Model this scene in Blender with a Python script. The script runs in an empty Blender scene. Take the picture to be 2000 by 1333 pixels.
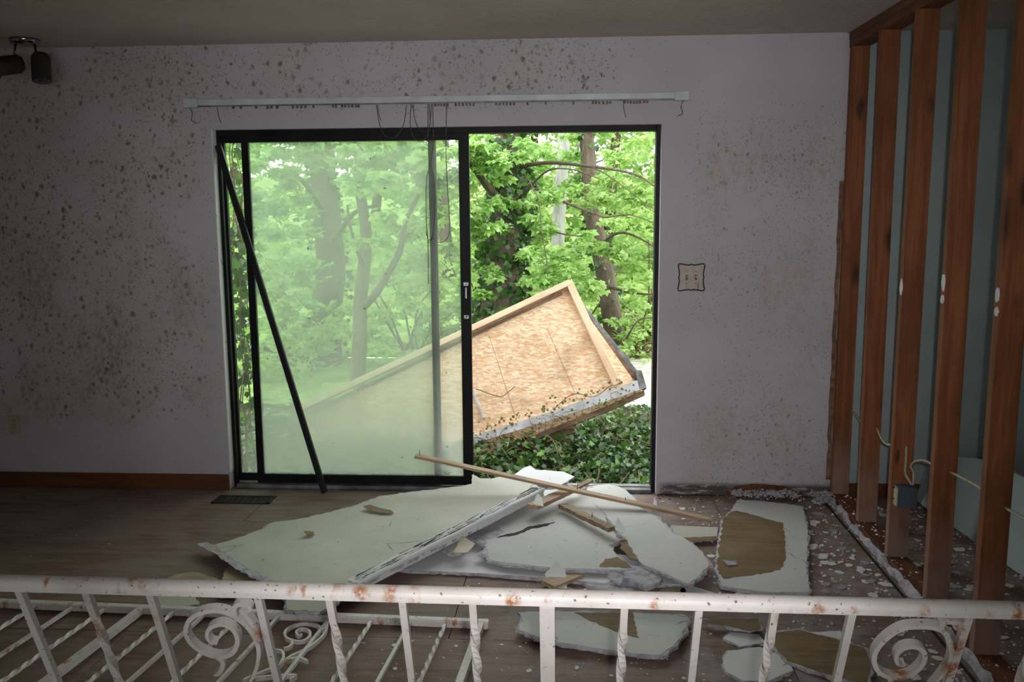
import bpy, bmesh, math, random
import numpy as np
from mathutils import Vector, Matrix, noise as mnoise
from mathutils.geometry import tessellate_polygon

random.seed(7)
rng = np.random.default_rng(7)
scene = bpy.context.scene
COL = scene.collection

# ------------------------------------------------------------------ camera
FPX, YAW, PIT, ROLL, CH, CD = 1791.6, 0.067783, 0.148439, -0.0073575, 1.59395, 4.91854
_cy, _sy, _cp, _sp, _cr, _sr = math.cos(YAW), math.sin(YAW), math.cos(PIT), math.sin(PIT), math.cos(ROLL), math.sin(ROLL)
CAM_O = np.array([0.0, -CD, CH])


def ray(u, v):
    a, b = u - 1000.0, v - 666.5
    x, y = _cr * a + _sr * b, -_sr * a + _cr * b
    xr, up = x / FPX, -y / FPX
    yf, Z = _cp + _sp * up, -_sp + _cp * up
    return np.array([_cy * xr - _sy * yf, _sy * xr + _cy * yf, Z])


def onz(u, v, z=0.0):
    d = ray(u, v)
    return Vector(CAM_O + d * (z - CH) / d[2])


def ony(u, v, y=0.0):
    d = ray(u, v)
    return Vector(CAM_O + d * (y + CD) / d[1])


def onplane(u, v, p0, n):
    d = ray(u, v)
    p0, n = np.array(p0), np.array(n)
    return Vector(CAM_O + d * float(np.dot(p0 - CAM_O, n) / np.dot(d, n)))


cam_d = bpy.data.cameras.new('camera')
cam = bpy.data.objects.new('camera', cam_d)
COL.objects.link(cam)
cam_d.sensor_fit = 'HORIZONTAL'
cam_d.sensor_width = 36.0
cam_d.lens = FPX / 2000.0 * 36.0
cam_d.clip_start = 0.05
cam_d.clip_end = 300
fw = Vector(ray(1000, 666.5)).normalized()
rt = Vector(ray(1001, 666.5) - ray(1000, 666.5)).normalized()
up = rt.cross(fw).normalized()
m = Matrix((rt, up, -fw)).transposed().to_4x4()
m.translation = Vector(CAM_O)
cam.matrix_world = m
scene.camera = cam

# ------------------------------------------------------------------ world, lights, exposure
SKY = 4.0
world = bpy.data.worlds.new('overcast_sky')
scene.world = world
world.use_nodes = True
bg = world.node_tree.nodes['Background']
bg.inputs['Color'].default_value = (0.96, 1.0, 0.97, 1)
bg.inputs['Strength'].default_value = SKY

fl = bpy.data.lights.new('camera_flash', 'SPOT')
fl.energy = 215
fl.color = (1.0, 0.96, 0.95)
fl.spot_size = math.radians(66)
fl.spot_blend = 1.0
fl.shadow_soft_size = 0.012
flash = bpy.data.objects.new('camera_flash', fl)
COL.objects.link(flash)
flash.location = Vector(CAM_O) + Vector((0.035, -0.05, 0.065))
flash.rotation_euler = (ony(1050, 510, 0.0) - flash.location).to_track_quat('-Z', 'Y').to_euler()

vs = scene.view_settings
vs.view_transform = 'Standard'
vs.look = 'None'
vs.exposure = 0.0
vs.gamma = 1.0
vs.use_curve_mapping = False


# ------------------------------------------------------------------ node helpers
class NT:
    def __init__(self, name):
        self.m = bpy.data.materials.new(name)
        self.m.use_nodes = True
        self.t = self.m.node_tree
        self.t.nodes.clear()
        self.out = self.t.nodes.new('ShaderNodeOutputMaterial')

    def n(self, typ, props=None, **ins):
        nd = self.t.nodes.new(typ)
        for k, v in (props or {}).items():
            setattr(nd, k, v)
        for k, v in ins.items():
            key = int(k[1:]) if k[0] == '_' and k[1:].isdigit() else k.replace('_', ' ')
            self.put(nd.inputs[key], v)
        return nd

    def put(self, sock, v):
        if isinstance(v, bpy.types.Node):
            v = v.outputs[0]
        if isinstance(v, bpy.types.NodeSocket):
            self.t.links.new(v, sock)
        elif sock.type == 'RGBA' and isinstance(v, (tuple, list)) and len(v) == 3:
            sock.default_value = (*v, 1)
        else:
            sock.default_value = v

    def math(self, op, a, b=0.0, clamp=False):
        return self.n('ShaderNodeMath', {'operation': op, 'use_clamp': clamp}, _0=a, _1=b).outputs[0]

    def mix(self, f, a, b, mode='MIX'):
        nd = self.t.nodes.new('ShaderNodeMix')
        nd.data_type = 'RGBA'
        nd.blend_type = mode
        self.put(nd.inputs[0], f)
        self.put(nd.inputs[6], a)
        self.put(nd.inputs[7], b)
        return nd.outputs[2]

    def ramp(self, f, lo, hi, a=0.0, b=1.0):
        nd = self.n('ShaderNodeMapRange', {'interpolation_type': 'SMOOTHSTEP'}, _0=f, _1=lo, _2=hi, _3=a, _4=b)
        return nd.outputs[0]

    def coord(self, kind='Object'):
        return self.n('ShaderNodeTexCoord').outputs[kind]

    def scale(self, v, s, loc=(0, 0, 0), rot=(0, 0, 0)):
        return self.n('ShaderNodeMapping', None, Vector=v, Scale=s, Location=loc, Rotation=rot).outputs[0]

    def noise(self, v, s, det=4.0, rough=0.55, dist=0.0):
        return self.n('ShaderNodeTexNoise', None, Vector=v, Scale=s, Detail=det, Roughness=rough, Distortion=dist).outputs[0]

    def sep(self, v):
        return self.n('ShaderNodeSeparateXYZ', None, _0=v).outputs

    def spots(self, v, s, rmin, rmax, soft=0.35, wob=0.0):
        """random round spots: one per cell, random radius between rmin and rmax (of cell size)"""
        if wob:
            nz = self.n('ShaderNodeTexNoise', None, Vector=v, Scale=s * 2.3, Detail=2.0).outputs[1]
            v = self.n('ShaderNodeVectorMath', {'operation': 'MULTIPLY_ADD'}, _0=nz, _1=(wob / s,) * 3, _2=v).outputs[0]
        vo = self.n('ShaderNodeTexVoronoi', {'feature': 'F1'}, Vector=v, Scale=s)
        r = self.ramp(self.sep(vo.outputs['Color'])[0], 0.0, 1.0, rmin, rmax)
        q = self.math('DIVIDE', vo.outputs['Distance'], self.math('MAXIMUM', r, 0.001))
        return self.ramp(q, 1.0 - soft, 1.0, 1.0, 0.0), vo.outputs['Color']

    def bump(self, h, strength=0.3, dist=0.01):
        return self.n('ShaderNodeBump', None, Strength=strength, Distance=dist, Height=h).outputs[0]

    def bsdf(self, col, rough=0.7, metal=0.0, normal=None, spec=0.4, **kw):
        b = self.n('ShaderNodeBsdfPrincipled', None, Base_Color=col, Roughness=rough, Metallic=metal)
        b.inputs['Specular IOR Level'].default_value = spec
        if normal is not None:
            self.put(b.inputs['Normal'], normal)
        for k, v in kw.items():
            self.put(b.inputs[k.replace('_', ' ')], v)
        return b

    def done(self, sh):
        self.put(self.out.inputs[0], sh)
        return self.m


def plain(name, col, rough=0.6, metal=0.0, var=0.12, scale=14.0, bump=0.0, spec=0.4):
    t = NT(name)
    c = t.coord()
    nz = t.noise(c, scale)
    dark = tuple(x * (1 - var * 1.6) for x in col)
    lite = tuple(min(1, x * (1 + var)) for x in col)
    cc = t.mix(t.ramp(nz, 0.3, 0.7), dark, lite)
    nm = t.bump(t.noise(c, scale * 6, 3), bump) if bump else None
    return t.done(t.bsdf(cc, rough, metal, nm, spec))


def mat_wall():
    t = NT('mouldy_lavender_plaster')
    c = t.coord()
    x, y, z = t.sep(c)
    base = t.mix(t.ramp(t.noise(c, 1.6, 5), 0.3, 0.7), (0.47, 0.45, 0.488), (0.535, 0.515, 0.555))
    # where mould took hold: the corner left of the door, and a band under the ceiling
    left = t.math('MULTIPLY', t.ramp(x, -1.88, -2.2, 0.0, 1.0), t.ramp(z, 0.25, 0.6, 0.0, 1.0))
    top = t.math('MULTIPLY', t.ramp(z, 2.02, 2.2, 0.0, 0.8), t.ramp(x, 0.7, -0.3, 0.0, 1.0))
    right = t.math('MULTIPLY', t.ramp(x, 0.5, 0.75, 0.0, 0.62), t.ramp(z, 2.3, 1.8, 0.0, 1.0))
    dens = t.math('MAXIMUM', t.math('MAXIMUM', left, top), right)
    patch = t.ramp(t.noise(c, 2.1, 5, 0.6), 0.34, 0.58)
    patch2 = t.ramp(t.noise(t.scale(c, (1, 1, 1), (5, 2, 7)), 1.9, 4, 0.6), 0.34, 0.62)
    dens1 = t.math('MULTIPLY', dens, patch)
    dens2 = t.math('MULTIPLY', dens, patch2)
    sv = t.scale(c, (1.12, 1, 0.9))
    big_ok = t.math('SUBTRACT', t.math('MAXIMUM', left, top), 0.15)
    s1, cl1 = t.spots(sv, 25.0, 0.16, 0.52, 0.7, 0.75)
    s2, cl2 = t.spots(t.scale(sv, (1, 1, 1), (3.3, 1.1, 2.7)), 41.0, 0.14, 0.52, 0.7, 0.75)
    s3, cl3 = t.spots(t.scale(sv, (1, 1, 1), (1.3, 4.1, 0.7)), 88.0, 0.0, 0.48, 0.7, 0.8)
    k1 = t.math('LESS_THAN', t.sep(cl1)[1], t.math('MULTIPLY', t.math('MULTIPLY', big_ok, patch), 1.25))
    k2 = t.math('LESS_THAN', t.sep(cl2)[1], t.math('MULTIPLY', dens2, 1.0))
    k3 = t.math('LESS_THAN', t.sep(cl3)[1], t.math('ADD', t.math('MULTIPLY', dens1, 0.95), 0.015))
    soften = t.ramp(x, 0.4, 0.5, 1.0, 0.8)
    a1 = t.math('MULTIPLY', t.math('MULTIPLY', s1, k1), t.ramp(t.sep(cl1)[2], 0, 1, 0.35, 0.9))
    a2 = t.math('MULTIPLY', t.math('MULTIPLY', s2, k2), t.math('MULTIPLY', t.ramp(t.sep(cl2)[2], 0, 1, 0.2, 0.85), soften))
    a3 = t.math('MULTIPLY', t.math('MULTIPLY', s3, k3), t.math('MULTIPLY', soften, 0.8))
    # washed-down reddish brown stain lower on the left, and a fainter one on the right
    low = t.math('MULTIPLY', left, t.ramp(z, 1.7, 1.1, 0.0, 1.0))
    low = t.math('MAXIMUM', low, t.math('MULTIPLY', right, 0.55))
    wide = t.ramp(t.noise(t.scale(c, (1.5, 1, 0.8)), 1.9, 4, 0.6), 0.46, 0.62)
    fine = t.ramp(t.noise(t.scale(c, (1.25, 1, 0.7)), 24.0, 8, 0.72), 0.45, 0.62)
    blot = t.math('MULTIPLY', low, t.math('MULTIPLY', wide, fine))
    col = t.mix(t.math('MULTIPLY', dens1, 0.25), base, (0.40, 0.34, 0.31))
    col = t.mix(t.math('MULTIPLY', t.math('MULTIPLY', low, wide), 0.25), col, (0.36, 0.28, 0.25))
    col = t.mix(t.math('MULTIPLY', blot, 0.5), col, (0.20, 0.125, 0.10))
    mould = t.mix(t.ramp(t.noise(c, 3.0, 2), 0.4, 0.6), (0.14, 0.115, 0.10), (0.20, 0.145, 0.11))
    for a in (a1, a2, a3):
        col = t.mix(a, col, mould)
    # wet rot line along the foot
    foot = t.math('MULTIPLY', t.ramp(z, 0.085, 0.05, 0.0, 1.0), t.ramp(x, 0.45, 0.5, 0.0, 1.0))
    foot = t.math('MULTIPLY', foot, t.ramp(t.noise(t.scale(c, (0.6, 1, 2.2)), 18, 6, 0.7), 0.34, 0.50))
    col = t.mix(t.math('MULTIPLY', foot, 0.9), col, (0.055, 0.045, 0.04))
    return t.done(t.bsdf(col, 0.75, 0, t.bump(t.noise(c, 90, 3), 0.15, 0.004), 0.25))


def mat_ceiling():
    t = NT('textured_ceiling_paint')
    c = t.coord()
    col = t.mix(t.ramp(t.noise(c, 1.2, 4), 0.3, 0.7), (0.58, 0.53, 0.475), (0.68, 0.625, 0.565))
    h = t.noise(t.scale(c, (0.45, 1, 1)), 42, 6, 0.65, 1.5)
    col = t.mix(t.math('MULTIPLY', t.ramp(h, 0.52, 0.72), 0.22), col, (0.40, 0.36, 0.31))
    return t.done(t.bsdf(col, 0.85, 0, t.bump(h, 1.0, 0.02), 0.2))


def mat_wood(name, a, b, dark, axis=2, scale=1.0, knots=True, rough=0.7, dust=0.0):
    t = NT(name)
    c = t.coord()
    ob = t.n('ShaderNodeObjectInfo').outputs['Random']
    off = t.n('ShaderNodeCombineXYZ', None, _0=t.math('MULTIPLY', ob, 13.0), _1=t.math('MULTIPLY', ob, 7.0), _2=t.math('MULTIPLY', ob, 29.0)).outputs[0]
    v = t.n('ShaderNodeVectorMath', {'operation': 'ADD'}, _0=c, _1=off).outputs[0]
    sc = [9.0, 9.0, 9.0]
    sc[axis] = 0.55
    sv = t.scale(v, tuple(q * scale for q in sc))
    g1 = t.noise(sv, 3.0, 6, 0.6, 0.8)
    g2 = t.noise(sv, 16.0, 4, 0.6, 0.3)
    col = t.mix(t.ramp(g1, 0.32, 0.68), a, b)
    col = t.mix(t.math('MULTIPLY', t.ramp(g2, 0.5, 0.75), 0.45), col, dark)
    big = t.noise(v, 2.3 * scale, 3)
    col = t.mix(t.math('MULTIPLY', t.ramp(big, 0.45, 0.7), 0.5), col, dark)
    if knots:
        ks = [8.0, 8.0, 8.0]
        ks[axis] = 3.2
        sk, kc = t.spots(t.scale(v, tuple(q * scale for q in ks)), 1.0, 0.12, 0.36, 0.7, 0.25)
        kk = t.math('MULTIPLY', sk, t.math('LESS_THAN', t.sep(kc)[1], 0.8))
        col = t.mix(t.math('MULTIPLY', kk, 0.8), col, tuple(q * 0.35 for q in dark))
    if dust:
        z = t.sep(c)[2]
        dz = t.math('MULTIPLY', t.ramp(z, 0.45, 0.02, 0.0, dust), t.ramp(t.noise(v, 9, 5), 0.25, 0.6, 0.4, 1.0))
        col = t.mix(dz, col, (0.36, 0.31, 0.28))
    return t.done(t.bsdf(col, rough, 0, t.bump(g2, 0.25, 0.004), 0.3))


def mat_floor():
    t = NT('dusty_plywood_subfloor')
    c = t.coord()
    ob = t.n('ShaderNodeObjectInfo').outputs['Random']
    v = t.n('ShaderNodeVectorMath', {'operation': 'ADD'}, _0=c, _1=t.n('ShaderNodeCombineXYZ', None, _0=t.math('MULTIPLY', ob, 31.0), _1=t.math('MULTIPLY', ob, 17.0)).outputs[0]).outputs[0]
    g = t.noise(t.scale(v, (0.9, 8, 1)), 3.2, 7, 0.62, 0.7)
    g2 = t.noise(t.scale(v, (1.2, 16, 1)), 9.0, 5, 0.6, 0.3)
    col = t.mix(t.ramp(g, 0.3, 0.7), (0.14, 0.085, 0.06), (0.25, 0.165, 0.13))
    col = t.mix(t.math('MULTIPLY', t.ramp(g2, 0.52, 0.72), 0.5), col, (0.08, 0.05, 0.032))
    dirt = t.noise(c, 1.3, 6, 0.6)
    col = t.mix(t.math('MULTIPLY', t.ramp(dirt, 0.45, 0.72), 0.4), col, (0.10, 0.078, 0.058))
    x, y, z = t.sep(c)
    # plaster dust trodden in towards the open studs and around the wreckage
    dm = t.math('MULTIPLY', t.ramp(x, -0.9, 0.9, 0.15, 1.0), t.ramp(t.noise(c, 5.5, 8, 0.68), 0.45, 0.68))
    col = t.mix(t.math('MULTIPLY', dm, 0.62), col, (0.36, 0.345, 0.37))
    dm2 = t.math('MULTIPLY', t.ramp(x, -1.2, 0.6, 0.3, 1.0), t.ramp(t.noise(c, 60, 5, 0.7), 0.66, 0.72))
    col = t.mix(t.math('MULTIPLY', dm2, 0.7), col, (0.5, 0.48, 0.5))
    soft = t.math('MULTIPLY', t.ramp(t.noise(c, 2.1, 5, 0.6), 0.36, 0.68), 0.42)
    col = t.mix(soft, col, (0.34, 0.265, 0.25))
    return t.done(t.bsdf(col, 0.72, 0, t.bump(t.math('ADD', g, t.math('MULTIPLY', dm, 0.5)), 0.3, 0.006), 0.35))


def mat_rail():
    t = NT('rusting_white_paint')
    c = t.coord()
    base = t.mix(t.ramp(t.noise(c, 9, 5), 0.3, 0.7), (0.62, 0.575, 0.555), (0.74, 0.695, 0.68))
    s1, cl = t.spots(t.scale(c, (1, 0.6, 0.6)), 24.0, 0.16, 0.5, 0.85, 0.6)
    k = t.math('MULTIPLY', s1, t.math('LESS_THAN', t.sep(cl)[1], 0.75))
    kn = t.math('MULTIPLY', k, t.ramp(t.noise(c, 110, 4, 0.7), 0.36, 0.50))
    col = t.mix(t.math('MULTIPLY', k, 0.28), base, (0.66, 0.40, 0.24))
    col = t.mix(kn, col, (0.36, 0.13, 0.035))
    s2, cl2 = t.spots(t.scale(c, (1, 1, 1), (4, 2, 1)), 110.0, 0.0, 0.34, 0.5, 0.7)
    k2 = t.math('MULTIPLY', s2, t.math('LESS_THAN', t.sep(cl2)[1], 0.42))
    col = t.mix(t.math('MULTIPLY', k2, 0.85), col, (0.10, 0.065, 0.045))
    ch = t.ramp(t.noise(c, 55, 8, 0.75), 0.58, 0.66)
    col = t.mix(t.math('MULTIPLY', ch, 0.5), col, (0.32, 0.25, 0.21))
    return t.done(t.bsdf(col, 0.45, 0, t.bump(t.noise(c, 60, 4), 0.2, 0.003), 0.45))


def mat_osb():
    t = NT('oriented_strand_board')
    c = t.coord()
    nz = t.n('ShaderNodeTexNoise', None, Vector=c, Scale=6.0, Detail=2.0).outputs[1]
    cols = None
    for i, (ang, s) in enumerate(((0.3, 19.0), (1.3, 23.0), (2.2, 21.0))):
        v = t.scale(c, (s * 0.8, s * 2.0, s * 2.6), (i * 3.1, i, i * 2), (0, ang, 0))
        v = t.n('ShaderNodeVectorMath', {'operation': 'MULTIPLY_ADD'}, _0=nz, _1=(0.8,) * 3, _2=v).outputs[0]
        vo = t.n('ShaderNodeTexVoronoi', {'feature': 'F1'}, Vector=v, Scale=1.6)
        r, g, b = t.sep(vo.outputs['Color'])
        ci = t.mix(r, (0.64, 0.40, 0.23), (0.92, 0.72, 0.53))
        ci = t.mix(t.math('MULTIPLY', t.math('GREATER_THAN', g, 0.80), 0.5), ci, (0.76, 0.34, 0.17))
        cols = ci if cols is None else t.mix(t.math('GREATER_THAN', b, 0.55), cols, ci)
    damp = t.ramp(t.noise(c, 2.4, 6, 0.65), 0.5, 0.74)
    cols = t.mix(t.math('MULTIPLY', damp, 0.55), cols, (0.30, 0.17, 0.08))
    fine = t.ramp(t.noise(t.scale(c, (1, 1, 5)), 30, 4), 0.6, 0.75)
    cols = t.mix(t.math('MULTIPLY', fine, 0.3), cols, (0.42, 0.25, 0.13))
    return t.done(t.bsdf(cols, 0.8, 0, t.bump(t.noise(c, 60, 4), 0.25, 0.004), 0.2))


def mat_drywall(name, a, b, spot=(0.10, 0.09, 0.08), spotk=0.12):
    t = NT(name)
    c = t.coord()
    col = t.mix(t.ramp(t.noise(c, 2.4, 5), 0.3, 0.7), a, b)
    s, cl = t.spots(c, 34.0, 0.0, 0.26, 0.5, 0.6)
    k = t.math('MULTIPLY', s, t.math('LESS_THAN', t.sep(cl)[1], spotk))
    col = t.mix(t.math('MULTIPLY', k, 0.6), col, spot)
    sm = t.math('MULTIPLY', t.ramp(t.noise(t.scale(c, (1, 2.4, 1)), 6.0, 7, 0.7), 0.58, 0.72), 0.3)
    col = t.mix(sm, col, tuple(q * 0.62 for q in a))
    cr = t.n('ShaderNodeTexVoronoi', {'feature': 'DISTANCE_TO_EDGE'}, Vector=t.n('ShaderNodeVectorMath', {'operation': 'MULTIPLY_ADD'}, _0=t.n('ShaderNodeTexNoise', None, Vector=c, Scale=7.0, Detail=5.0).outputs[1], _1=(0.12,) * 3, _2=c).outputs[0], Scale=3.2).outputs[0]
    crk = t.math('MULTIPLY', t.ramp(cr, 0.012, 0.004), t.ramp(t.noise(c, 3.3, 2), 0.56, 0.62))
    col = t.mix(t.math('MULTIPLY', crk, 0.75), col, spot)
    return t.done(t.bsdf(col, 0.8, 0, t.bump(t.noise(c, 40, 4), 0.15, 0.004), 0.25))


def mat_gypsum():
    t = NT('crumbling_gypsum_core')
    c = t.coord()
    col = t.mix(t.ramp(t.noise(c, 26, 6, 0.7), 0.34, 0.62), (0.33, 0.32, 0.36), (0.56, 0.55, 0.60))
    return t.done(t.bsdf(col, 0.9, 0, t.bump(t.noise(c, 70, 5, 0.7), 0.6, 0.01), 0.15))


def mat_tan():
    t = NT('water_stained_brown_paper')
    c = t.coord()
    g = t.noise(t.scale(c, (0.8, 7, 1)), 4.5, 6, 0.6, 0.6)
    col = t.mix(t.ramp(g, 0.3, 0.7), (0.17, 0.118, 0.058), (0.235, 0.17, 0.09))
    col = t.mix(t.math('MULTIPLY', t.ramp(t.noise(c, 3, 5), 0.5, 0.75), 0.5), col, (0.33, 0.265, 0.17))
    return t.done(t.bsdf(col, 0.75, 0, t.bump(g, 0.2, 0.004), 0.25))


def mat_leaf(name, a, b, c3, gloss=0.35, trans=0.45):
    t = NT(name)
    g = t.n('ShaderNodeNewGeometry').outputs['Random Per Island']
    o = t.n('ShaderNodeObjectInfo').outputs['Random']
    r = t.math('FRACT', t.math('ADD', g, t.math('MULTIPLY', o, 7.3)))
    col = t.mix(r, a, b)
    r2 = t.math('FRACT', t.math('MULTIPLY', r, 17.7))
    col = t.mix(t.ramp(r2, 0.55, 1.0), col, c3)
    d = t.bsdf(col, gloss, 0, None, 0.4)
    tr = t.n('ShaderNodeBsdfTranslucent', None, Color=t.mix(0.5, col, (0.75, 0.95, 0.25), 'MULTIPLY'))
    tr = t.n('ShaderNodeBsdfTranslucent', None, Color=t.mix(0.30, col, (0.60, 0.78, 0.25)))
    return t.done(t.n('ShaderNodeMixShader', None, _0=trans, _1=d, _2=tr))


def mat_fogged(name, haze_fn):
    """clear pane with a milky film of condensation and dirt; haze_fn(t, x, z, c) -> film cover per face"""
    t = NT(name)
    c = t.coord()
    x, y, z = t.sep(c)
    hz = haze_fn(t, x, z, c)
    clear = t.n('ShaderNodeBsdfTransparent', None, Color=(0.93, 0.98, 0.93))
    gl = t.n('ShaderNodeBsdfGlossy', None, Color=(1, 1, 1), Roughness=0.04)
    fr = t.n('ShaderNodeFresnel', None, IOR=1.25)
    pane = t.n('ShaderNodeMixShader', None, _0=fr, _1=clear, _2=gl)
    film_t = t.n('ShaderNodeBsdfTranslucent', None, Color=(0.70, 0.73, 0.68))
    film_d = t.n('ShaderNodeBsdfDiffuse', None, Color=(0.55, 0.58, 0.52))
    film = t.n('ShaderNodeMixShader', None, _0=0.22, _1=film_t, _2=film_d)
    s, cl = t.spots(c, 16.0, 0.0, 0.10, 0.4, 0.5)
    speck = t.math('MULTIPLY', s, t.math('LESS_THAN', t.sep(cl)[1], 0.22))
    sh = t.n('ShaderNodeMixShader', None, _0=hz, _1=pane, _2=film)
    spd = t.n('ShaderNodeBsdfDiffuse', None, Color=(0.06, 0.07, 0.04))
    return t.done(t.n('ShaderNodeMixShader', None, _0=t.math('MULTIPLY', speck, 0.7), _1=sh, _2=spd))


M = {}
M['wall'] = mat_wall()
M['ceiling'] = mat_ceiling()
M['floor'] = mat_floor()
M['stud'] = mat_wood('reddish_fir_framing', (0.17, 0.055, 0.02), (0.28, 0.10, 0.038), (0.08, 0.025, 0.01), 2, 1.0, True, 0.65, 0.5)
M['plate'] = mat_wood('reddish_fir_plate', (0.12, 0.042, 0.018), (0.20, 0.08, 0.034), (0.06, 0.022, 0.01), 1, 1.0, False)
M['base'] = mat_wood('red_brown_baseboard', (0.115, 0.042, 0.018), (0.17, 0.066, 0.028), (0.06, 0.022, 0.01), 0, 1.0, False, 0.45)
M['lath'] = mat_wood('weathered_tan_lath', (0.36, 0.25, 0.16), (0.52, 0.38, 0.26), (0.13, 0.085, 0.055), 0, 1.6, False)
M['rot'] = mat_wood('rotten_splintered_wood', (0.20, 0.14, 0.085), (0.33, 0.25, 0.16), (0.06, 0.04, 0.025), 0, 2.0, False)
M['lumber'] = mat_wood('pale_new_lumber', (0.72, 0.50, 0.34), (0.85, 0.64, 0.46), (0.45, 0.24, 0.13), 0, 1.0, False)
M['lumber_dark'] = mat_wood('dark_brown_lumber', (0.14, 0.08, 0.05), (0.28, 0.17, 0.11), (0.05, 0.03, 0.02), 0, 1.0, False)  # darker brown timber tones
M['teal'] = plain('pale_teal_paint', (0.36, 0.435, 0.445), 0.7, 0, 0.07, 2.0)
M['black'] = plain('black_anodised_aluminium', (0.008, 0.008, 0.011), 0.5, 0.0, 0.3, 8, 0, 0.18)
M['blackbar'] = plain('black_bar_metal', (0.012, 0.013, 0.015), 0.45, 0.0, 0.3, 8, 0, 0.3)
M['alu'] = plain('dull_aluminium', (0.55, 0.55, 0.57), 0.42, 0.55, 0.15, 12)
M['sill'] = plain('grey_weathered_sill', (0.20, 0.195, 0.20), 0.55, 0.3, 0.35, 10, 0.2)
M['steel'] = plain('zinc_lock_plate', (0.5, 0.5, 0.52), 0.35, 0.7, 0.3, 60)
M['chrome'] = plain('bright_chrome', (0.32, 0.32, 0.34), 0.12, 1.0, 0.05, 8)
M['bronze'] = plain('dark_bronze_enamel', (0.045, 0.035, 0.03), 0.5, 0.2, 0.25, 8)
M['lens'] = plain('dark_lamp_glass', (0.05, 0.05, 0.06), 0.15, 0.0, 0.1, 8, 0, 0.6)
M['rod'] = plain('grey_white_enamel', (0.54, 0.57, 0.62), 0.35, 0.0, 0.08, 8)
M['cord'] = plain('dirty_drape_cord', (0.10, 0.088, 0.07), 0.9, 0, 0.3, 60)
M['hook'] = plain('tarnished_glide', (0.16, 0.125, 0.09), 0.6, 0.2, 0.4, 90)
M['rail'] = mat_rail()
M['osb'] = mat_osb()
M['paperA'] = mat_drywall('grey_cream_wallboard_paper', (0.50, 0.50, 0.44), (0.58, 0.575, 0.51))
M['paperB'] = mat_drywall('pale_grey_wallboard_paper', (0.53, 0.54, 0.53), (0.62, 0.625, 0.61), (0.2, 0.19, 0.17), 0.35)
M['paperW'] = mat_drywall('white_wallboard_paper', (0.66, 0.67, 0.69), (0.76, 0.77, 0.79))
M['gyp'] = mat_gypsum()
M['tan'] = mat_tan()
M['kraft'] = plain('kraft_backing_paper', (0.40, 0.30, 0.20), 0.8, 0, 0.15, 7)
M['ivory'] = plain('ivory_plastic', (0.40, 0.36, 0.24), 0.45, 0, 0.1, 10)
M['dark'] = plain('black_gap', (0.012, 0.01, 0.009), 0.8)
M['iron'] = plain('black_iron_grille', (0.012, 0.011, 0.010), 0.7, 0.0, 0.3, 30)
M['boxblue'] = plain('blue_grey_plastic_box', (0.07, 0.095, 0.13), 0.5, 0, 0.1, 20)
M['cable'] = plain('yellowed_cable_sheath', (0.46, 0.42, 0.30), 0.6, 0, 0.2, 30)
M['soil'] = plain('leaf_litter_soil', (0.022, 0.018, 0.011), 0.95, 0, 0.5, 9, 0.6)
M['gravel'] = plain('pale_gravel', (0.52, 0.49, 0.45), 0.9, 0, 0.2, 9, 0.4)
M['grass'] = plain('grassy_forest_floor', (0.20, 0.30, 0.07), 0.9, 0, 0.4, 3, 0.4)  # grass green, varied at random
M['bark'] = mat_wood('dark_bark', (0.075, 0.058, 0.042), (0.15, 0.115, 0.085), (0.03, 0.024, 0.018), 2, 0.7, False, 0.9)
M['bark_pale'] = mat_wood('pale_grey_bark', (0.27, 0.265, 0.25), (0.40, 0.395, 0.37), (0.15, 0.14, 0.12), 2, 0.6, False, 0.9)
M['twig'] = plain('brown_twig_bark', (0.16, 0.11, 0.06), 0.9, 0, 0.3, 12)
M['leaf_a'] = mat_leaf('maple_leaf', (0.13, 0.30, 0.055), (0.33, 0.55, 0.16), (0.58, 0.76, 0.34))
M['leaf_b'] = mat_leaf('yellow_green_leaf', (0.24, 0.42, 0.11), (0.40, 0.58, 0.19), (0.55, 0.68, 0.32), 0.5, 0.5)  # lighter yellow-green foliage colour
M['leaf_ivy'] = mat_leaf('ivy_leaf', (0.012, 0.04, 0.009), (0.03, 0.095, 0.018), (0.10, 0.22, 0.035), 0.2, 0.12)

# switch plate gets its own streaked cream enamel
_t = NT('rust_streaked_cream_enamel')
_c = _t.coord()
_col = _t.mix(_t.ramp(_t.noise(_c, 20, 4), 0.3, 0.7), (0.40, 0.36, 0.31), (0.47, 0.43, 0.37))
_st = _t.ramp(_t.noise(_t.scale(_c, (60, 1, 8)), 1.0, 4), 0.52, 0.7)
_z = _t.sep(_c)[2]
_st = _t.math('MULTIPLY', _st, _t.ramp(_z, 1.22, 1.16, 0.0, 0.8))
M['plate_cream'] = _t.done(_t.bsdf(_t.mix(_st, _col, (0.16, 0.09, 0.05)), 0.45))


def haze_slide(t, x, z, c):
    low = t.ramp(z, 0.85, 0.15, 0.0, 0.30)
    nz = t.ramp(t.noise(c, 2.0, 5, 0.6), 0.3, 0.7, -0.06, 0.08)
    edge = t.ramp(x, -0.80, -0.72, 0.0, -0.06)
    bot = t.ramp(t.math('ADD', z, t.math('MULTIPLY', t.noise(c, 6, 5), 0.10)), 0.19, 0.10, 0.0, -0.32)
    v = t.math('ADD', t.math('ADD', t.math('ADD', 0.18, low), nz), t.math('ADD', edge, bot))
    return t.math('MAXIMUM', t.math('MINIMUM', v, 0.72), 0.03)


def haze_fixed(t, x, z, c):
    a = t.ramp(x, -1.82, -1.70, 0.02, 0.12)
    low = t.ramp(z, 0.5, 0.1, 0.0, 0.14)
    return t.math('ADD', a, low)


M['glass_slide'] = mat_fogged('fogged_sliding_glass', haze_slide)
M['glass_fixed'] = mat_fogged('dusty_fixed_glass', haze_fixed)


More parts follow.
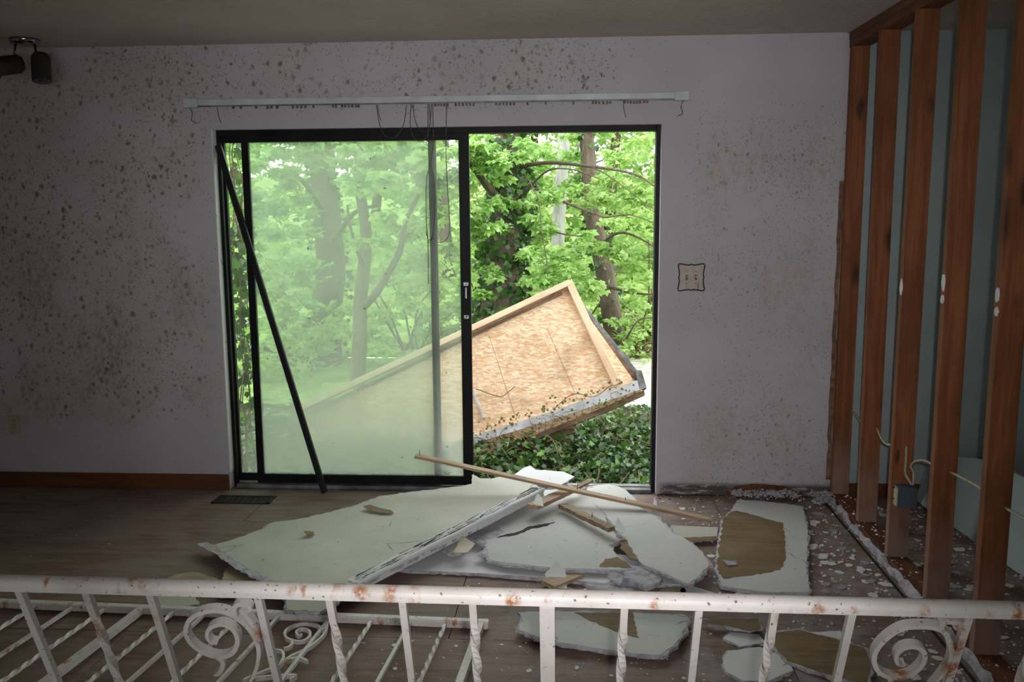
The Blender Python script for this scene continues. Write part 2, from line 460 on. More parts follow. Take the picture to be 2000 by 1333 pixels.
# ------------------------------------------------------------------ mesh helpers
def tag(o, label=None, cat=None, group=None, kind=None):
    if label: o['label'] = label
    if cat: o['category'] = cat
    if group: o['group'] = group
    if kind: o['kind'] = kind
    return o


def empty(name, loc=(0, 0, 0), label=None, cat=None, group=None, kind=None):
    o = bpy.data.objects.new(name, None)
    o.empty_display_size = 0.05
    COL.objects.link(o)
    o.location = loc
    return tag(o, label, cat, group, kind)


def link(name, me, mat, parent=None, smooth=False):
    if mat is not None and len(me.materials) == 0:
        me.materials.append(mat)
    if smooth:
        me.polygons.foreach_set('use_smooth', np.ones(len(me.polygons), dtype=bool))
    o = bpy.data.objects.new(name, me)
    COL.objects.link(o)
    if parent is not None:
        set_parent(o, parent)
    return o


def world_of(o):
    mw = o.matrix_basis.copy()
    p = o
    while p.parent is not None:
        mw = p.parent.matrix_basis @ p.matrix_parent_inverse @ mw if False else p.matrix_parent_inverse @ mw
        p = p.parent
        mw = p.matrix_basis @ mw
    return mw


def set_parent(o, parent):
    o.parent = parent
    o.matrix_parent_inverse = world_of(parent).inverted()


class MB:
    """collects shapes into one mesh"""
    def __init__(self):
        self.v, self.f = [], []

    def add(self, vs, fs):
        k = len(self.v)
        self.v += [tuple(p) for p in vs]
        self.f += [tuple(i + k for i in f) for f in fs]
        return self

    def box(self, a, b):
        x0, y0, z0 = (min(a[i], b[i]) for i in range(3))
        x1, y1, z1 = (max(a[i], b[i]) for i in range(3))
        return self.add([(x0, y0, z0), (x1, y0, z0), (x1, y1, z0), (x0, y1, z0), (x0, y0, z1), (x1, y0, z1), (x1, y1, z1), (x0, y1, z1)],
                        [(0, 3, 2, 1), (4, 5, 6, 7), (0, 1, 5, 4), (1, 2, 6, 5), (2, 3, 7, 6), (3, 0, 4, 7)])

    def beam(self, p, q, w, h, upv=(0, 0, 1), ends=(1, 1)):
        """rectangular bar from p to q, w across, h along upv; ends scale each end"""
        p, q = Vector(p), Vector(q)
        d = (q - p).normalized()
        s = d.cross(Vector(upv)).normalized()
        u = s.cross(d).normalized()
        vs = []
        for c, k in ((p, ends[0]), (q, ends[1])):
            for a, b in ((-1, -1), (1, -1), (1, 1), (-1, 1)):
                vs.append(c + s * (a * w * k / 2) + u * (b * h * k / 2))
        return self.add(vs, [(0, 1, 2, 3), (7, 6, 5, 4), (0, 4, 5, 1), (1, 5, 6, 2), (2, 6, 7, 3), (3, 7, 4, 0)])

    def tube(self, pts, r, n=6, closed=False):
        pts = [Vector(p) for p in pts]
        rr = r if hasattr(r, '__len__') else [r] * len(pts)
        rings, ref = [], None
        for i, p in enumerate(pts):
            d = (pts[min(i + 1, len(pts) - 1)] - pts[max(i - 1, 0)])
            d = d.normalized() if d.length > 1e-9 else Vector((0, 0, 1))
            if ref is None:
                ref = d.orthogonal().normalized()
            s = (ref - d * ref.dot(d))
            s = s.normalized() if s.length > 1e-6 else d.orthogonal().normalized()
            ref = s
            b = d.cross(s)
            rings.append([p + (s * math.cos(2 * math.pi * k / n) + b * math.sin(2 * math.pi * k / n)) * rr[i] for k in range(n)])
        vs = [p for ring in rings for p in ring]
        fs = []
        for i in range(len(rings) - 1):
            for k in range(n):
                fs.append((i * n + k, i * n + (k + 1) % n, (i + 1) * n + (k + 1) % n, (i + 1) * n + k))
        fs.append(tuple(range(n - 1, -1, -1)))
        fs.append(tuple((len(rings) - 1) * n + k for k in range(n)))
        return self.add(vs, fs)

    def ribbon(self, pts, nrm, w, t):
        """planar flat bar: t thick in the plane, w along the plane normal"""
        pts = [Vector(p) for p in pts]
        nrm = Vector(nrm).normalized()
        tt = t if hasattr(t, '__len__') else [t] * len(pts)
        vs, fs = [], []
        for i, p in enumerate(pts):
            d = (pts[min(i + 1, len(pts) - 1)] - pts[max(i - 1, 0)]).normalized()
            s = d.cross(nrm).normalized()
            for a, b in ((-1, -1), (1, -1), (1, 1), (-1, 1)):
                vs.append(p + s * (a * tt[i] / 2) + nrm * (b * w / 2))
        for i in range(len(pts) - 1):
            for k in range(4):
                fs.append((i * 4 + k, i * 4 + (k + 1) % 4, i * 4 + 4 + (k + 1) % 4, i * 4 + 4 + k))
        fs += [(3, 2, 1, 0), tuple((len(pts) - 1) * 4 + k for k in range(4))]
        return self.add(vs, fs)

    def prism(self, pts, off):
        """polygon pts (3D, any plane) pushed along off"""
        pts = [Vector(p) for p in pts]
        off = Vector(off)
        n = len(pts)
        tri = tessellate_polygon([pts])
        vs = pts + [p + off for p in pts]
        fs = [tuple(t) for t in tri] + [tuple(i + n for i in reversed(t)) for t in tri]
        fs += [(i, (i + 1) % n, (i + 1) % n + n, i + n) for i in range(n)]
        return self.add(vs, fs)

    def build(self, name, mat, parent=None, smooth=False, bevel=0.0, fixn=True):
        me = bpy.data.meshes.new(name)
        me.from_pydata(self.v, [], self.f)
        if fixn or bevel:
            bm = bmesh.new()
            bm.from_mesh(me)
            bmesh.ops.recalc_face_normals(bm, faces=bm.faces)
            if bevel:
                eds = [e for e in bm.edges if len(e.link_faces) == 2 and e.calc_face_angle(0) > 0.6]
                bmesh.ops.bevel(bm, geom=eds, offset=bevel, segments=2, profile=0.5, affect='EDGES')
            bm.to_mesh(me)
            bm.free()
        me.update()
        return link(name, me, mat, parent, smooth)


def spline(pts, per=6):
    """Catmull-Rom through points"""
    P = [Vector(p) for p in pts]
    P = [P[0] * 2 - P[1]] + P + [P[-1] * 2 - P[-2]]
    out = []
    for i in range(1, len(P) - 2):
        for k in range(per):
            t = k / per
            a, b, c, d = P[i - 1], P[i], P[i + 1], P[i + 2]
            out.append(0.5 * ((2 * b) + (c - a) * t + (2 * a - 5 * b + 4 * c - d) * t * t + (3 * b - a - 3 * c + d) * t ** 3))
    out.append(P[-2])
    return out


def ragged(pts, step, amp, seed=0):
    """densify a closed outline and roughen it within its own plane"""
    r = random.Random(seed)
    P = [Vector(p) for p in pts]
    nrm = Vector((0, 0, 0))
    for i in range(len(P)):
        nrm += P[i].cross(P[(i + 1) % len(P)])
    nrm.normalize()
    out = []
    for i in range(len(P)):
        a, b = P[i], P[(i + 1) % len(P)]
        d = b - a
        n = max(1, int(d.length / step))
        s = d.cross(nrm).normalized() if d.length > 1e-6 else Vector()
        for k in range(n):
            q = a + d * ((k + (r.uniform(-0.25, 0.25) if k else 0)) / n)
            out.append(q + s * r.uniform(-amp, amp))
    return out


def slab(name, pts, th, mat, parent=None, wav=0.0, seed=0, cut=0.09):
    """thin plate under a (near horizontal) outline, gently buckled"""
    pts = [Vector(p) for p in pts]
    tri = tessellate_polygon([pts])
    me = bpy.data.meshes.new(name)
    bm = bmesh.new()
    vs = [bm.verts.new(p) for p in pts]
    for t in tri:
        try:
            bm.faces.new([vs[i] for i in t])
        except ValueError:
            pass
    if wav:
        for _ in range(4):
            long = [e for e in bm.edges if e.calc_length() > cut]
            if not long: break
            bmesh.ops.subdivide_edges(bm, edges=long, cuts=1)
            bmesh.ops.triangulate(bm, faces=[f for f in bm.faces if len(f.verts) > 3])
        for v in bm.verts:
            v.co.z += wav * (mnoise.noise(Vector((v.co.x * 2.3 + seed, v.co.y * 2.3, 0.3))) + 0.4 * mnoise.noise(Vector((v.co.x * 7 + seed, v.co.y * 7, 2))))
    bmesh.ops.recalc_face_normals(bm, faces=bm.faces)
    if sum((f.normal.z * f.calc_area() for f in bm.faces)) < 0:
        bmesh.ops.reverse_faces(bm, faces=bm.faces)
    ret = bmesh.ops.extrude_face_region(bm, geom=list(bm.faces))
    # the extruded copy becomes the top again; sink the originals
    newv = {g for g in ret['geom'] if isinstance(g, bmesh.types.BMVert)}
    for v in bm.verts:
        if v not in newv:
            v.co.z -= th
    bmesh.ops.recalc_face_normals(bm, faces=bm.faces)
    bm.to_mesh(me)
    bm.free()
    return link(name, me, mat, parent)


def on_tilt(px, a, b=0.0, c=0.0, x0=0.0, y0=0.0):
    """pixels -> points on the plane z = a + b (x-x0) + c (y-y0)"""
    n = (-b, -c, 1.0)
    return [onplane(u, v, (x0, y0, a), n) for u, v in px]


def wallboard(name, px, plane, label, paper='paperA', th=0.0125, seed=1, wav=0.006, patches=(), rough=0.004, cat='drywall piece', group=None, grow=0.012):
    P = on_tilt(px, *plane)
    c = sum(P, Vector()) / len(P)
    e = empty(name, (c.x, c.y, max(0, c.z - th)), label, cat, group)
    out = ragged([p + (p - c).normalized() * grow for p in P], 0.022, rough * 1.9, seed)
    slab('gypsum_core', [p - Vector((0, 0, 0.0015)) for p in out], th, M['gyp'], e, wav, seed)
    slab('paper_face', ragged(P, 0.03, rough, seed + 50), 0.0022, M[paper], e, wav, seed)
    for i, (pp, mname) in enumerate(patches):
        Q = on_tilt(pp, *plane)
        slab('torn_patch', [q + Vector((0, 0, 0.0016)) for q in ragged(Q, 0.02, 0.006, seed + 90 + i)], 0.0018, M[mname], e, wav, seed)
    return e


# ------------------------------------------------------------------ room shell
H = 2.44
XL, XR, ZT = -1.944, 0.454, 2.0          # door opening
XS = 1.387                               # face of the stripped stud wall
TH = 0.15

fl_b = MB().box((-3.9, -6.6, -0.30), (3.6, TH, -0.018)).build('floor', M['dark'])
tag(fl_b, 'dark dusty plywood subfloor of the gutted room', None, None, 'structure')
seams_y = [0.0, -0.52, -1.74, -2.96, -4.18, -5.4, -6.6]
for i in range(len(seams_y) - 1):
    y1, y0 = seams_y[i], seams_y[i + 1]
    xs = [-3.9, -2.9 + (0.0 if i % 2 else 1.22), -0.46 + (0.0 if i % 2 else 1.22), 1.98 + (0.0 if i % 2 else 0.6), 3.6]
    for j in range(len(xs) - 1):
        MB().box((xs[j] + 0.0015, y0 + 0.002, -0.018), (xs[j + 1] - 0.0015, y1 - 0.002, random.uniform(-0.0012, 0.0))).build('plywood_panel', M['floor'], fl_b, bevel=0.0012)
MB().box((XL, 0.0, -0.018), (XR, TH, -0.004)).build('threshold', M['sill'], fl_b)

tag(MB().box((-3.9, -6.6, H), (3.6, TH, H + 0.15)).build('ceiling', M['ceiling']), 'beige textured ceiling', None, None, 'structure')

# back wall in pieces around the opening, ragged where the corner and the foot have rotted away
wb = MB()
wb.box((-3.9, 0, 0), (XL, TH, H))
wb.box((XL, 0, ZT), (XR, TH, H))
r = random.Random(3)
edge = []
for k in range(41):
    z = 0.05 + (H - 0.05) * k / 40
    edge.append((XS - 0.012 + (r.uniform(-0.012, 0.006) if 2 < k < 34 else 0) - (0.02 if 12 < k < 15 else 0) - (0.012 if 26 < k < 30 else 0), 0.0, z))
foot = []
for k in range(30):
    x = XS - 0.03 - (XS - 0.03 - XR - 0.05) * k / 29
    z = 0.022 + r.uniform(-0.006, 0.012)
    if 0.87 < x < 1.19:
        z = 0.05 + 0.02 * math.sin((x - 0.87) / 0.32 * math.pi) + r.uniform(-0.006, 0.006)
    foot.append((x, 0.0, z))
poly = [(XR, 0, 0), (XR, 0, H)] + list(reversed(edge)) + foot
wb.prism(poly, (0, 0.016, 0))
wb.box((XR, 0.016, 0.0), (XS + 0.1, TH, H))
wall_back = wb.build('wall_back', M['wall'])
tag(wall_back, 'lavender plaster wall speckled with mould around the sliding door', None, None, 'structure')
MB().box((0.84, 0.012, 0.0), (1.25, 0.0165, 0.09)).build('exposed_framing', M['plate'], wall_back)
MB().box((XL - 0.0, -0.0005, 0.1), (XL + 0.004, 0.055, ZT)).build('corner_bead', M['paperW'], wall_back)

tag(MB().box((-4.05, -6.6, 0), (-3.9, TH, H)).build('wall_left', M['wall']), 'plaster side wall left of the mouldy corner', None, None, 'structure')
WX0, WX1, WZ0, WZ1 = -1.1, 0.7, 0.75, 2.05  # window added out of view behind the camera to let in fill daylight
tag(MB().box((-4.05, -6.75, 0), (WX0, -6.6, H)).box((WX1, -6.75, 0), (3.75, -6.6, H)).box((WX0, -6.75, 0), (WX1, -6.6, WZ0)).box((WX0, -6.75, WZ1), (WX1, -6.6, H)).build('wall_rear', M['wall']), 'plaster wall with an added window opening facing the sliding door', None, None, 'structure')
w2 = tag(MB().box((WX0, -6.72, WZ0), (WX1, -6.66, WZ0 + 0.05)).box((WX0, -6.72, WZ1 - 0.05), (WX1, -6.66, WZ1)).box((WX0, -6.72, WZ0), (WX0 + 0.05, -6.66, WZ1)).box((WX1 - 0.05, -6.72, WZ0), (WX1, -6.66, WZ1)).box(((WX0 + WX1) / 2 - 0.025, -6.72, WZ0), ((WX0 + WX1) / 2 + 0.025, -6.66, WZ1)).build('added_fill_window', M['rod']), 'window frame added for fill daylight in the wall facing the sliding door', None, None, 'structure')
MB().box((WX0 - 0.03, -6.66, WZ0 - 0.03), (WX1 + 0.03, -6.57, WZ0)).build('fill_window_sill', M['rod'], w2)
tag(MB().box((3.6, -6.6, 0), (3.75, TH, H)).build('wall_far_right', M['teal']), 'teal end wall of the adjoining room', None, None, 'structure')
tag(MB().box((XS + 0.105, -0.006, 0), (3.6, TH, H)).build('wall_adjoining', M['teal']), 'pale teal wall seen between the bare studs', None, None, 'structure')
tag(MB().box((XS + 0.105, -0.022, 0), (3.6, -0.006, 0.085)).build('baseboard_adjoining', M['base'], None, bevel=0.003), 'dark brown baseboard under the teal wall', None, None, 'structure')
tag(MB().box((-3.9, -0.014, 0), (XL - 0.004, 0, 0.088)).build('baseboard_left', M['base'], None, bevel=0.003), 'red brown wooden baseboard left of the sliding door', None, None, 'structure')

# stripped stud wall on the right
wr = empty('wall_right', (XS + 0.045, -1.5, 0), 'stripped partition of bare reddish studs between two rooms', None, None, 'structure')
MB().box((XS, -5.2, 0.0), (XS + 0.089, -0.001, 0.038)).build('sole_plate', M['plate'], wr, bevel=0.002)
MB().box((XS, -5.2, H - 0.038), (XS + 0.089, -0.001, H)).build('top_plate', M['plate'], wr, bevel=0.002)
MB().box((XS + 0.002, -5.2, H - 0.076), (XS + 0.091, -0.001, H - 0.0385)).build('top_plate', M['plate'], wr, bevel=0.002)
studs = [-0.06, -0.50, -0.95, -1.39, -1.84, -2.29, -2.74]
for i, sy in enumerate(studs):
    mbs = MB()
    dx = (0.0, 0.006, -0.003, 0.002, -0.004, 0.0, 0.0)[i]
    mbs.beam((XS + 0.0445 + dx, sy + 0.019, 0.038), (XS + 0.0445, sy + 0.019, H - 0.076), 0.089, 0.038, (0, 1, 0))
    mbs.build('stud', M['stud'], wr, bevel=0.002)
# drywall remnants still nailed to the studs and along the sole plate
for (u, v, w, hh, k) in ((1763, 563, 8, 30, 2), (1850, 553, 8, 26, 3), (1848, 587, 7, 14, 3), (1962, 578, 9, 26, 4), (1959, 612, 8, 16, 4)):
    y = studs[k] + 0.010
    d = ray(u, v); p = Vector(CAM_O + d * (XS - 0.001) / d[0])
    r = random.Random(u)
    pts = [(XS - 0.006, y + 0.012 * math.cos(a) * r.uniform(.6, 1.1), p.z + 0.03 * hh / 26 * math.sin(a) * r.uniform(.7, 1.2)) for a in [i * math.pi / 5 for i in range(10)]]
    MB().prism(pts, (0.0065, 0, 0)).build('drywall_remnant', M['paperW'], wr)
r = random.Random(12)
mb = MB()
N = 60
ys = [-0.02 - 2.3 * k / N for k in range(N + 1)]
lo = [(XS - 0.020 + r.uniform(-0.007, 0.007), y, 0.0) for y in ys]
hi = [(XS - 0.004, y, 0.0) for y in reversed(ys)]
mb.prism(lo + hi, (0, 0, 0.024))
for i in range(len(mb.v)):
    if mb.v[i][2] > 0.01:
        mb.v[i] = (mb.v[i][0], mb.v[i][1], mb.v[i][2] + r.uniform(-0.018, 0.022))
mb.build('drywall_foot', M['gyp'], wr)
MB().box((XS - 0.050, -2.4, 0.0), (XS - 0.038, -0.05, 0.003)).build('gap_strip', M['dark'], wr)
# paper edge of the back wall board against the corner stud
mb = MB()
pts = [(XS - 0.016 + r.uniform(-0.006, 0.004), -0.004, 0.1 + 1.6 * k / 26) for k in range(27)] + [(XS + 0.004 + r.uniform(-0.004, 0.006), -0.004, 1.7 - 1.6 * k / 26) for k in range(27)]
mb.prism(pts, (0, 0.006, 0)).build('corner_board_edge', M['lumber_dark'], wr)

# ------------------------------------------------------------------ sliding door
dr = empty('door_1', (-0.73, 0.09, 0), 'black aluminium sliding patio door standing half open', None, None, 'structure')
F0, F1 = 0.055, 0.145
MB().box((XL, F0, 0), (XL + 0.022, F1, ZT)).build('jamb', M['black'], dr, bevel=0.002)
MB().box((XR - 0.022, F0, 0), (XR, F1, ZT)).build('jamb', M['black'], dr, bevel=0.002)
MB().box((XL + 0.022, F0, ZT - 0.03), (XR - 0.022, F1, ZT)).build('head', M['black'], dr, bevel=0.002)
MB().box((XL + 0.022, 0.03, -0.003), (XR - 0.022, F1, 0.018)).build('sill', M['sill'], dr, bevel=0.003)
MB().box((XL + 0.022, 0.082, 0.018), (XR - 0.022, 0.088, 0.026)).build('track', M['alu'], dr)


def panel(name, x0, x1, y0, y1, sl, sr, bot, top, glass, parent):
    mb = MB()
    mb.box((x0, y0, bot), (x0 + sl, y1, top))
    mb.box((x1 - sr, y0, bot), (x1, y1, top))
    mb.box((x0 + sl, y0, bot), (x1 - sr, y1, bot + 0.05))
    mb.box((x0 + sl, y0, top - 0.035), (x1 - sr, y1, top))
    o = mb.build(name, M['black'], parent)
    ym = (y0 + y1) / 2
    MB().box((x0 + sl - 0.004, ym - 0.003, bot + 0.046), (x1 - sr + 0.004, ym + 0.003, top - 0.031)).build('pane', glass, o)
    return o


ya, yb = 0.062, 0.100
xa0 = ony(488, 600, ya).x
xa1 = ony(920.5, 600, ya).x
xb1 = ony(857, 600, yb).x
slide = panel('sliding_panel', xa0, xa1, ya - 0.012, ya + 0.014, 0.038, 0.056, 0.026, ZT - 0.03, M['glass_slide'], dr)
fixed = panel('fixed_panel', XL + 0.010, xb1, yb - 0.010, yb + 0.016, 0.022, 0.040, 0.02, ZT - 0.03, M['glass_fixed'], dr)
# latch on the meeting stile
xc = xa1 - 0.026
zc = ony(908, 585, ya).z
MB().box((xc - 0.007, ya - 0.0145, zc - 0.105), (xc + 0.007, ya - 0.0118, zc + 0.095)).build('lock_plate', M['iron'], slide, bevel=0.001)
for zz in (zc + 0.085, zc - 0.095):
    MB().box((xc - 0.014, ya - 0.016, zz - 0.010), (xc + 0.014, ya - 0.0118, zz + 0.010)).build('lock_bracket', M['steel'], slide, bevel=0.0015)
    MB().tube([(xc, ya - 0.018, zz), (xc, ya - 0.0155, zz)], 0.004, 8).build('screw', M['dark'], slide)
MB().box((xc - 0.004, ya - 0.0165, zc + 0.005), (xc + 0.004, ya - 0.014, zc + 0.065)).build('latch_spring', M['steel'], slide)
MB().prism([(xc - 0.007, ya - 0.017, zc - 0.012), (xc + 0.007, ya - 0.017, zc - 0.012), (xc + 0.001, ya - 0.017, zc - 0.036)], (0, 0.003, 0)).build('latch_tongue', M['dark'], slide)

# bar leaning on the door frame
lb0, lb1 = onz(634, 964, 0.0), ony(426, 284, 0.040)
bar = MB().beam(lb0 + Vector((0, 0, 0.004)), lb1, 0.034, 0.022, (0, 1, 0)).build('leaning_bar', M['blackbar'], None, bevel=0.003)
tag(bar, 'long black metal bar leaning diagonally across the fogged glass', 'metal bar')

# ------------------------------------------------------------------ drapery rod and cords
rz0, rz1 = ony(360, 204, -0.05), ony(1346, 187, -0.05)
rod = empty('curtain_rod', ((rz0.x + rz1.x) / 2, 0, rz0.z), 'bare grey white traverse curtain rod above the sliding door', 'curtain rod')
zr = (rz0.z + rz1.z) / 2
MB().box((rz0.x + 0.03, -0.062, zr - 0.012), (rz1.x - 0.03, -0.040, zr + 0.022)).build('rail', M['rod'], rod, bevel=0.004)
MB().box((rz0.x + 0.03, -0.060, zr - 0.018), (rz1.x - 0.03, -0.054, zr - 0.0125)).build('rail_lip', M['sill'], rod)
for xx, s in ((rz0.x, 1), (rz1.x, -1)):
    b = MB().box((xx, -0.068, zr - 0.022), (xx + s * 0.075, -0.036, zr + 0.026)).build('end_bracket', M['rod'], rod, bevel=0.004)
    MB().box((xx + s * 0.004, -0.036, zr - 0.015), (xx + s * 0.016, 0.0, zr + 0.02)).build('wall_arm', M['rod'], b)
    MB().tube(spline([(xx + s * 0.03, -0.055, zr - 0.02), (xx + s * 0.04, -0.05, zr - 0.05), (xx + s * 0.032, -0.045, zr - 0.085), (xx + s * 0.06, -0.04, zr - 0.10)]), 0.0022, 5).build('hanger_wire', M['hook'], b)
xm = (rz0.x + rz1.x) / 2
MB().box((xm - 0.012, -0.04, zr - 0.01), (xm + 0.012, 0.0, zr + 0.015)).build('centre_arm', M['rod'], rod)
gx = [ony(u, 200, -0.055).x for u in (455, 470, 500, 522, 530, 541, 572, 580, 588, 596, 612, 650, 656, 668, 674, 681, 688, 695, 700, 850, 856, 862, 868, 874, 890, 897, 904, 911, 918, 925, 969, 976, 983, 990, 997, 1004, 1030, 1066, 1120, 1158, 1164, 1170, 1178, 1186, 1192, 1220, 1226, 1232, 1238, 1244, 1250, 1258, 1264)]
for x in gx:
    MB().box((x - 0.005, -0.060, zr - 0.030 - random.uniform(0, 0.004)), (x + 0.005, -0.053, zr - 0.018)).build('glide', M['hook'], rod)
for u in (425, 738, 1217):
    p = ony(u, 225, -0.05)
    MB().tube(spline([(p.x, -0.05, zr - 0.02), (p.x + 0.004, -0.048, zr - 0.06), (p.x + 0.014, -0.045, zr - 0.10)]), 0.002, 5).build('hanger_wire', M['hook'], rod)
cords = [
    [(735, 205), (742, 245), (753, 266), (772, 268), (788, 244), (794, 205)],
    [(803, 203), (801, 240), (806, 265), (820, 276), (834, 266), (840, 238), (843, 203)],
    [(806, 204), (811, 236), (822, 255), (834, 258), (840, 240), (838, 204)],
    [(836, 203), (836, 260), (837, 300), (838, 326), (833, 350), (832, 400), (833, 440), (836, 475), (837, 555)],
    [(845, 203), (846, 280), (840, 325), (847, 345), (849, 420), (845, 460), (838, 474), (832, 452)],
    [(872, 203), (871, 290), (873, 350), (877, 410), (878, 452), (870, 470), (856, 473), (848, 466), (838, 470)],
]
for k, cpx in enumerate(cords):
    pts = spline([ony(u, v, -0.045 - 0.004 * (k % 3)) for u, v in cpx], 6)
    MB().tube(pts, 0.0021, 5).build('cord', M['cord'], rod)

# ------------------------------------------------------------------ ceiling spotlight, left
sp = onz(48, 76, H)
st = empty('ceiling_spotlight', (sp.x, sp.y, H), 'dark two-headed spotlight with chrome mount on the ceiling', 'light fixture')
cp = ony(47, 88, sp.y)
mb = MB()
prof = [(0.0, 0.0), (0.072, 0.0), (0.075, 0.006), (0.066, 0.026), (0.0, 0.028)]
nseg = 28
vs_, fs_ = [], []
for rr_, zz in prof:
    for k in range(nseg):
        a = 2 * math.pi * k / nseg
        vs_.append((sp.x + rr_ * math.cos(a), sp.y + rr_ * math.sin(a), H - 0.0005 - zz))
for i in range(len(prof) - 1):
    for k in range(nseg):
        fs_.append((i * nseg + k, i * nseg + (k + 1) % nseg, (i + 1) * nseg + (k + 1) % nseg, (i + 1) * nseg + k))
mb.add(vs_, fs_).build('canopy', M['chrome'], st, smooth=True)


def lamp_head(p, q, rad, parent):
    p, q = Vector(p), Vector(q)
    d = (q - p).normalized()
    prof = [(0.0, 0.0), (rad * .72, 0.004), (rad * .96, 0.02), (rad, 0.05), (rad, 1.0)]
    L = (q - p).length
    pts, rads = [], []
    for rr_, t in prof:
        pts.append(p + d * (t if t < 1 else L))
        rads.append(max(rr_, 0.001))
    o = MB().tube(pts, rads, 24).build('lamp_head', M['bronze'], parent, smooth=False)
    MB().tube([q + d * 0.0005, q + d * 0.002], rad * 0.93, 24).build('reflector', M['lens'], o)
    MB().tube([q + d * 0.002, q + d * 0.010], [rad * 0.55, rad * 0.25], 16).build('bulb', M['lens'], o, smooth=True)
    return o


y2 = sp.y - 0.03
h2a, h2b = ony(79, 104, y2), ony(80, 165, y2)
lamp_head(h2a, h2a + Vector((0.014, -0.03, h2b.z - h2a.z + 0.012)), 0.046, st)
h1a, h1b = ony(40, 122, y2), ony(2, 134, y2)
lamp_head(h1a + Vector((0, 0.03, 0)), h1b + Vector((0, -0.06, 0)), 0.047, st)
MB().tube([(sp.x - 0.05, sp.y, H - 0.022), ony(28, 108, y2 + 0.02), ony(30, 118, y2 + 0.02)], 0.006, 8).build('arm', M['chrome'], st, smooth=True)
MB().tube([(sp.x + 0.05, sp.y, H - 0.022), ony(70, 100, y2 + 0.02), ony(76, 112, y2 + 0.02)], 0.006, 8).build('arm', M['bronze'], st, smooth=True)

# ------------------------------------------------------------------ switch plate and outlet
ctr = ony(1350, 542, 0)
sw = empty('switch_plate', ctr, 'scalloped cream double switch plate with dark rim right of door', 'switch plate')
W2, H2 = 0.071, 0.074
out = []
for (x0, z0, x1, z1) in ((-1, -1, 1, -1), (1, -1, 1, 1), (1, 1, -1, 1), (-1, 1, -1, -1)):
    for k in range(12):
        t = k / 12
        x, z = x0 + (x1 - x0) * t, z0 + (z1 - z0) * t
        inn = 0.13 * math.sin(math.pi * t) ** 1.3 - (0.06 if abs(t - 0.5) < 0.03 else 0)
        if z0 == z1: z -= z0 * inn
        else: x -= x0 * inn
        rr_ = max(abs(x), abs(z))
        if abs(x) > 0.86 and abs(z) > 0.86:
            x *= 0.94; z *= 0.94
        out.append((ctr.x + x * W2, ctr.z + z * H2))
MB().prism([(x, -0.0045, z) for x, z in out], (0, 0.0042, 0)).build('plate', M['plate_cream'], sw)
MB().tube([Vector((x, -0.004, z)) for x, z in out + out[:1]], 0.0034, 6).build('rim', M['iron'], sw)
for dx in (-0.024, 0.024):
    t_ = MB().box((ctr.x + dx - 0.006, -0.0055, ctr.z - 0.014), (ctr.x + dx + 0.006, -0.0044, ctr.z + 0.014)).build('switch_slot', M['lumber_dark'], sw)
    MB().beam((ctr.x + dx, -0.004, ctr.z), (ctr.x + dx, -0.016, ctr.z + 0.006), 0.007, 0.010).build('toggle', M['plate_cream'], t_)
    for dz in (-0.032, 0.032):
        MB().tube([(ctr.x + dx, -0.006, ctr.z + dz), (ctr.x + dx, -0.0042, ctr.z + dz)], 0.003, 8).build('screw', M['hook'], sw)

oc = ony(28, 830, 0)
ot = empty('power_outlet', oc, 'yellowed ivory duplex power outlet low on mouldy wall', 'power outlet')
MB().box((oc.x - 0.034, -0.005, oc.z - 0.055), (oc.x + 0.034, -0.0002, oc.z + 0.055)).build('plate', M['ivory'], ot, bevel=0.0018)
for dz in (-0.021, 0.021):
    s_ = MB().tube([(oc.x, -0.0075, oc.z + dz), (oc.x, -0.0045, oc.z + dz)], 0.016, 16).build('socket', M['ivory'], ot)
    for dx in (-0.006, 0.006):
        MB().box((oc.x + dx - 0.0012, -0.0079, oc.z + dz - 0.004), (oc.x + dx + 0.0012, -0.0074, oc.z + dz + 0.005)).build('slot', M['dark'], s_)
MB().tube([(oc.x, -0.0065, oc.z), (oc.x, -0.0045, oc.z)], 0.003, 8).build('screw', M['hook'], ot)

# ------------------------------------------------------------------ floor register
ra, rb = onz(432, 970), onz(527, 984)
rg = empty('floor_register', ((ra.x + rb.x) / 2, (ra.y + rb.y) / 2, 0), 'black metal floor register by the foot of the door', 'floor vent')
x0, x1, y0, y1 = ra.x - 0.01, rb.x, rb.y - 0.01, ra.y + 0.01
MB().box((x0, y0, 0), (x1, y0 + 0.012, 0.005)).box((x0, y1 - 0.012, 0), (x1, y1, 0.005)).box((x0, y0, 0), (x0 + 0.014, y1, 0.005)).box((x1 - 0.014, y0, 0), (x1, y1, 0.005)).build('frame', M['iron'], rg)
MB().box((x0 + 0.014, y0 + 0.012, 0.0002), (x1 - 0.014, y1 - 0.012, 0.0012)).build('duct', M['dark'], rg)
k = 0
x = x0 + 0.022
while x < x1 - 0.02:
    MB().box((x, y0 + 0.012, 0.0012), (x + 0.003, y1 - 0.012, 0.0042)).build('slat', M['iron'], rg)
    x += 0.03

# ------------------------------------------------------------------ railings
def frame_px(p0, ax, dn):
    n = Vector(ax).cross(Vector(dn)).normalized()
    return lambda u, v: onplane(u, v, p0, n), n


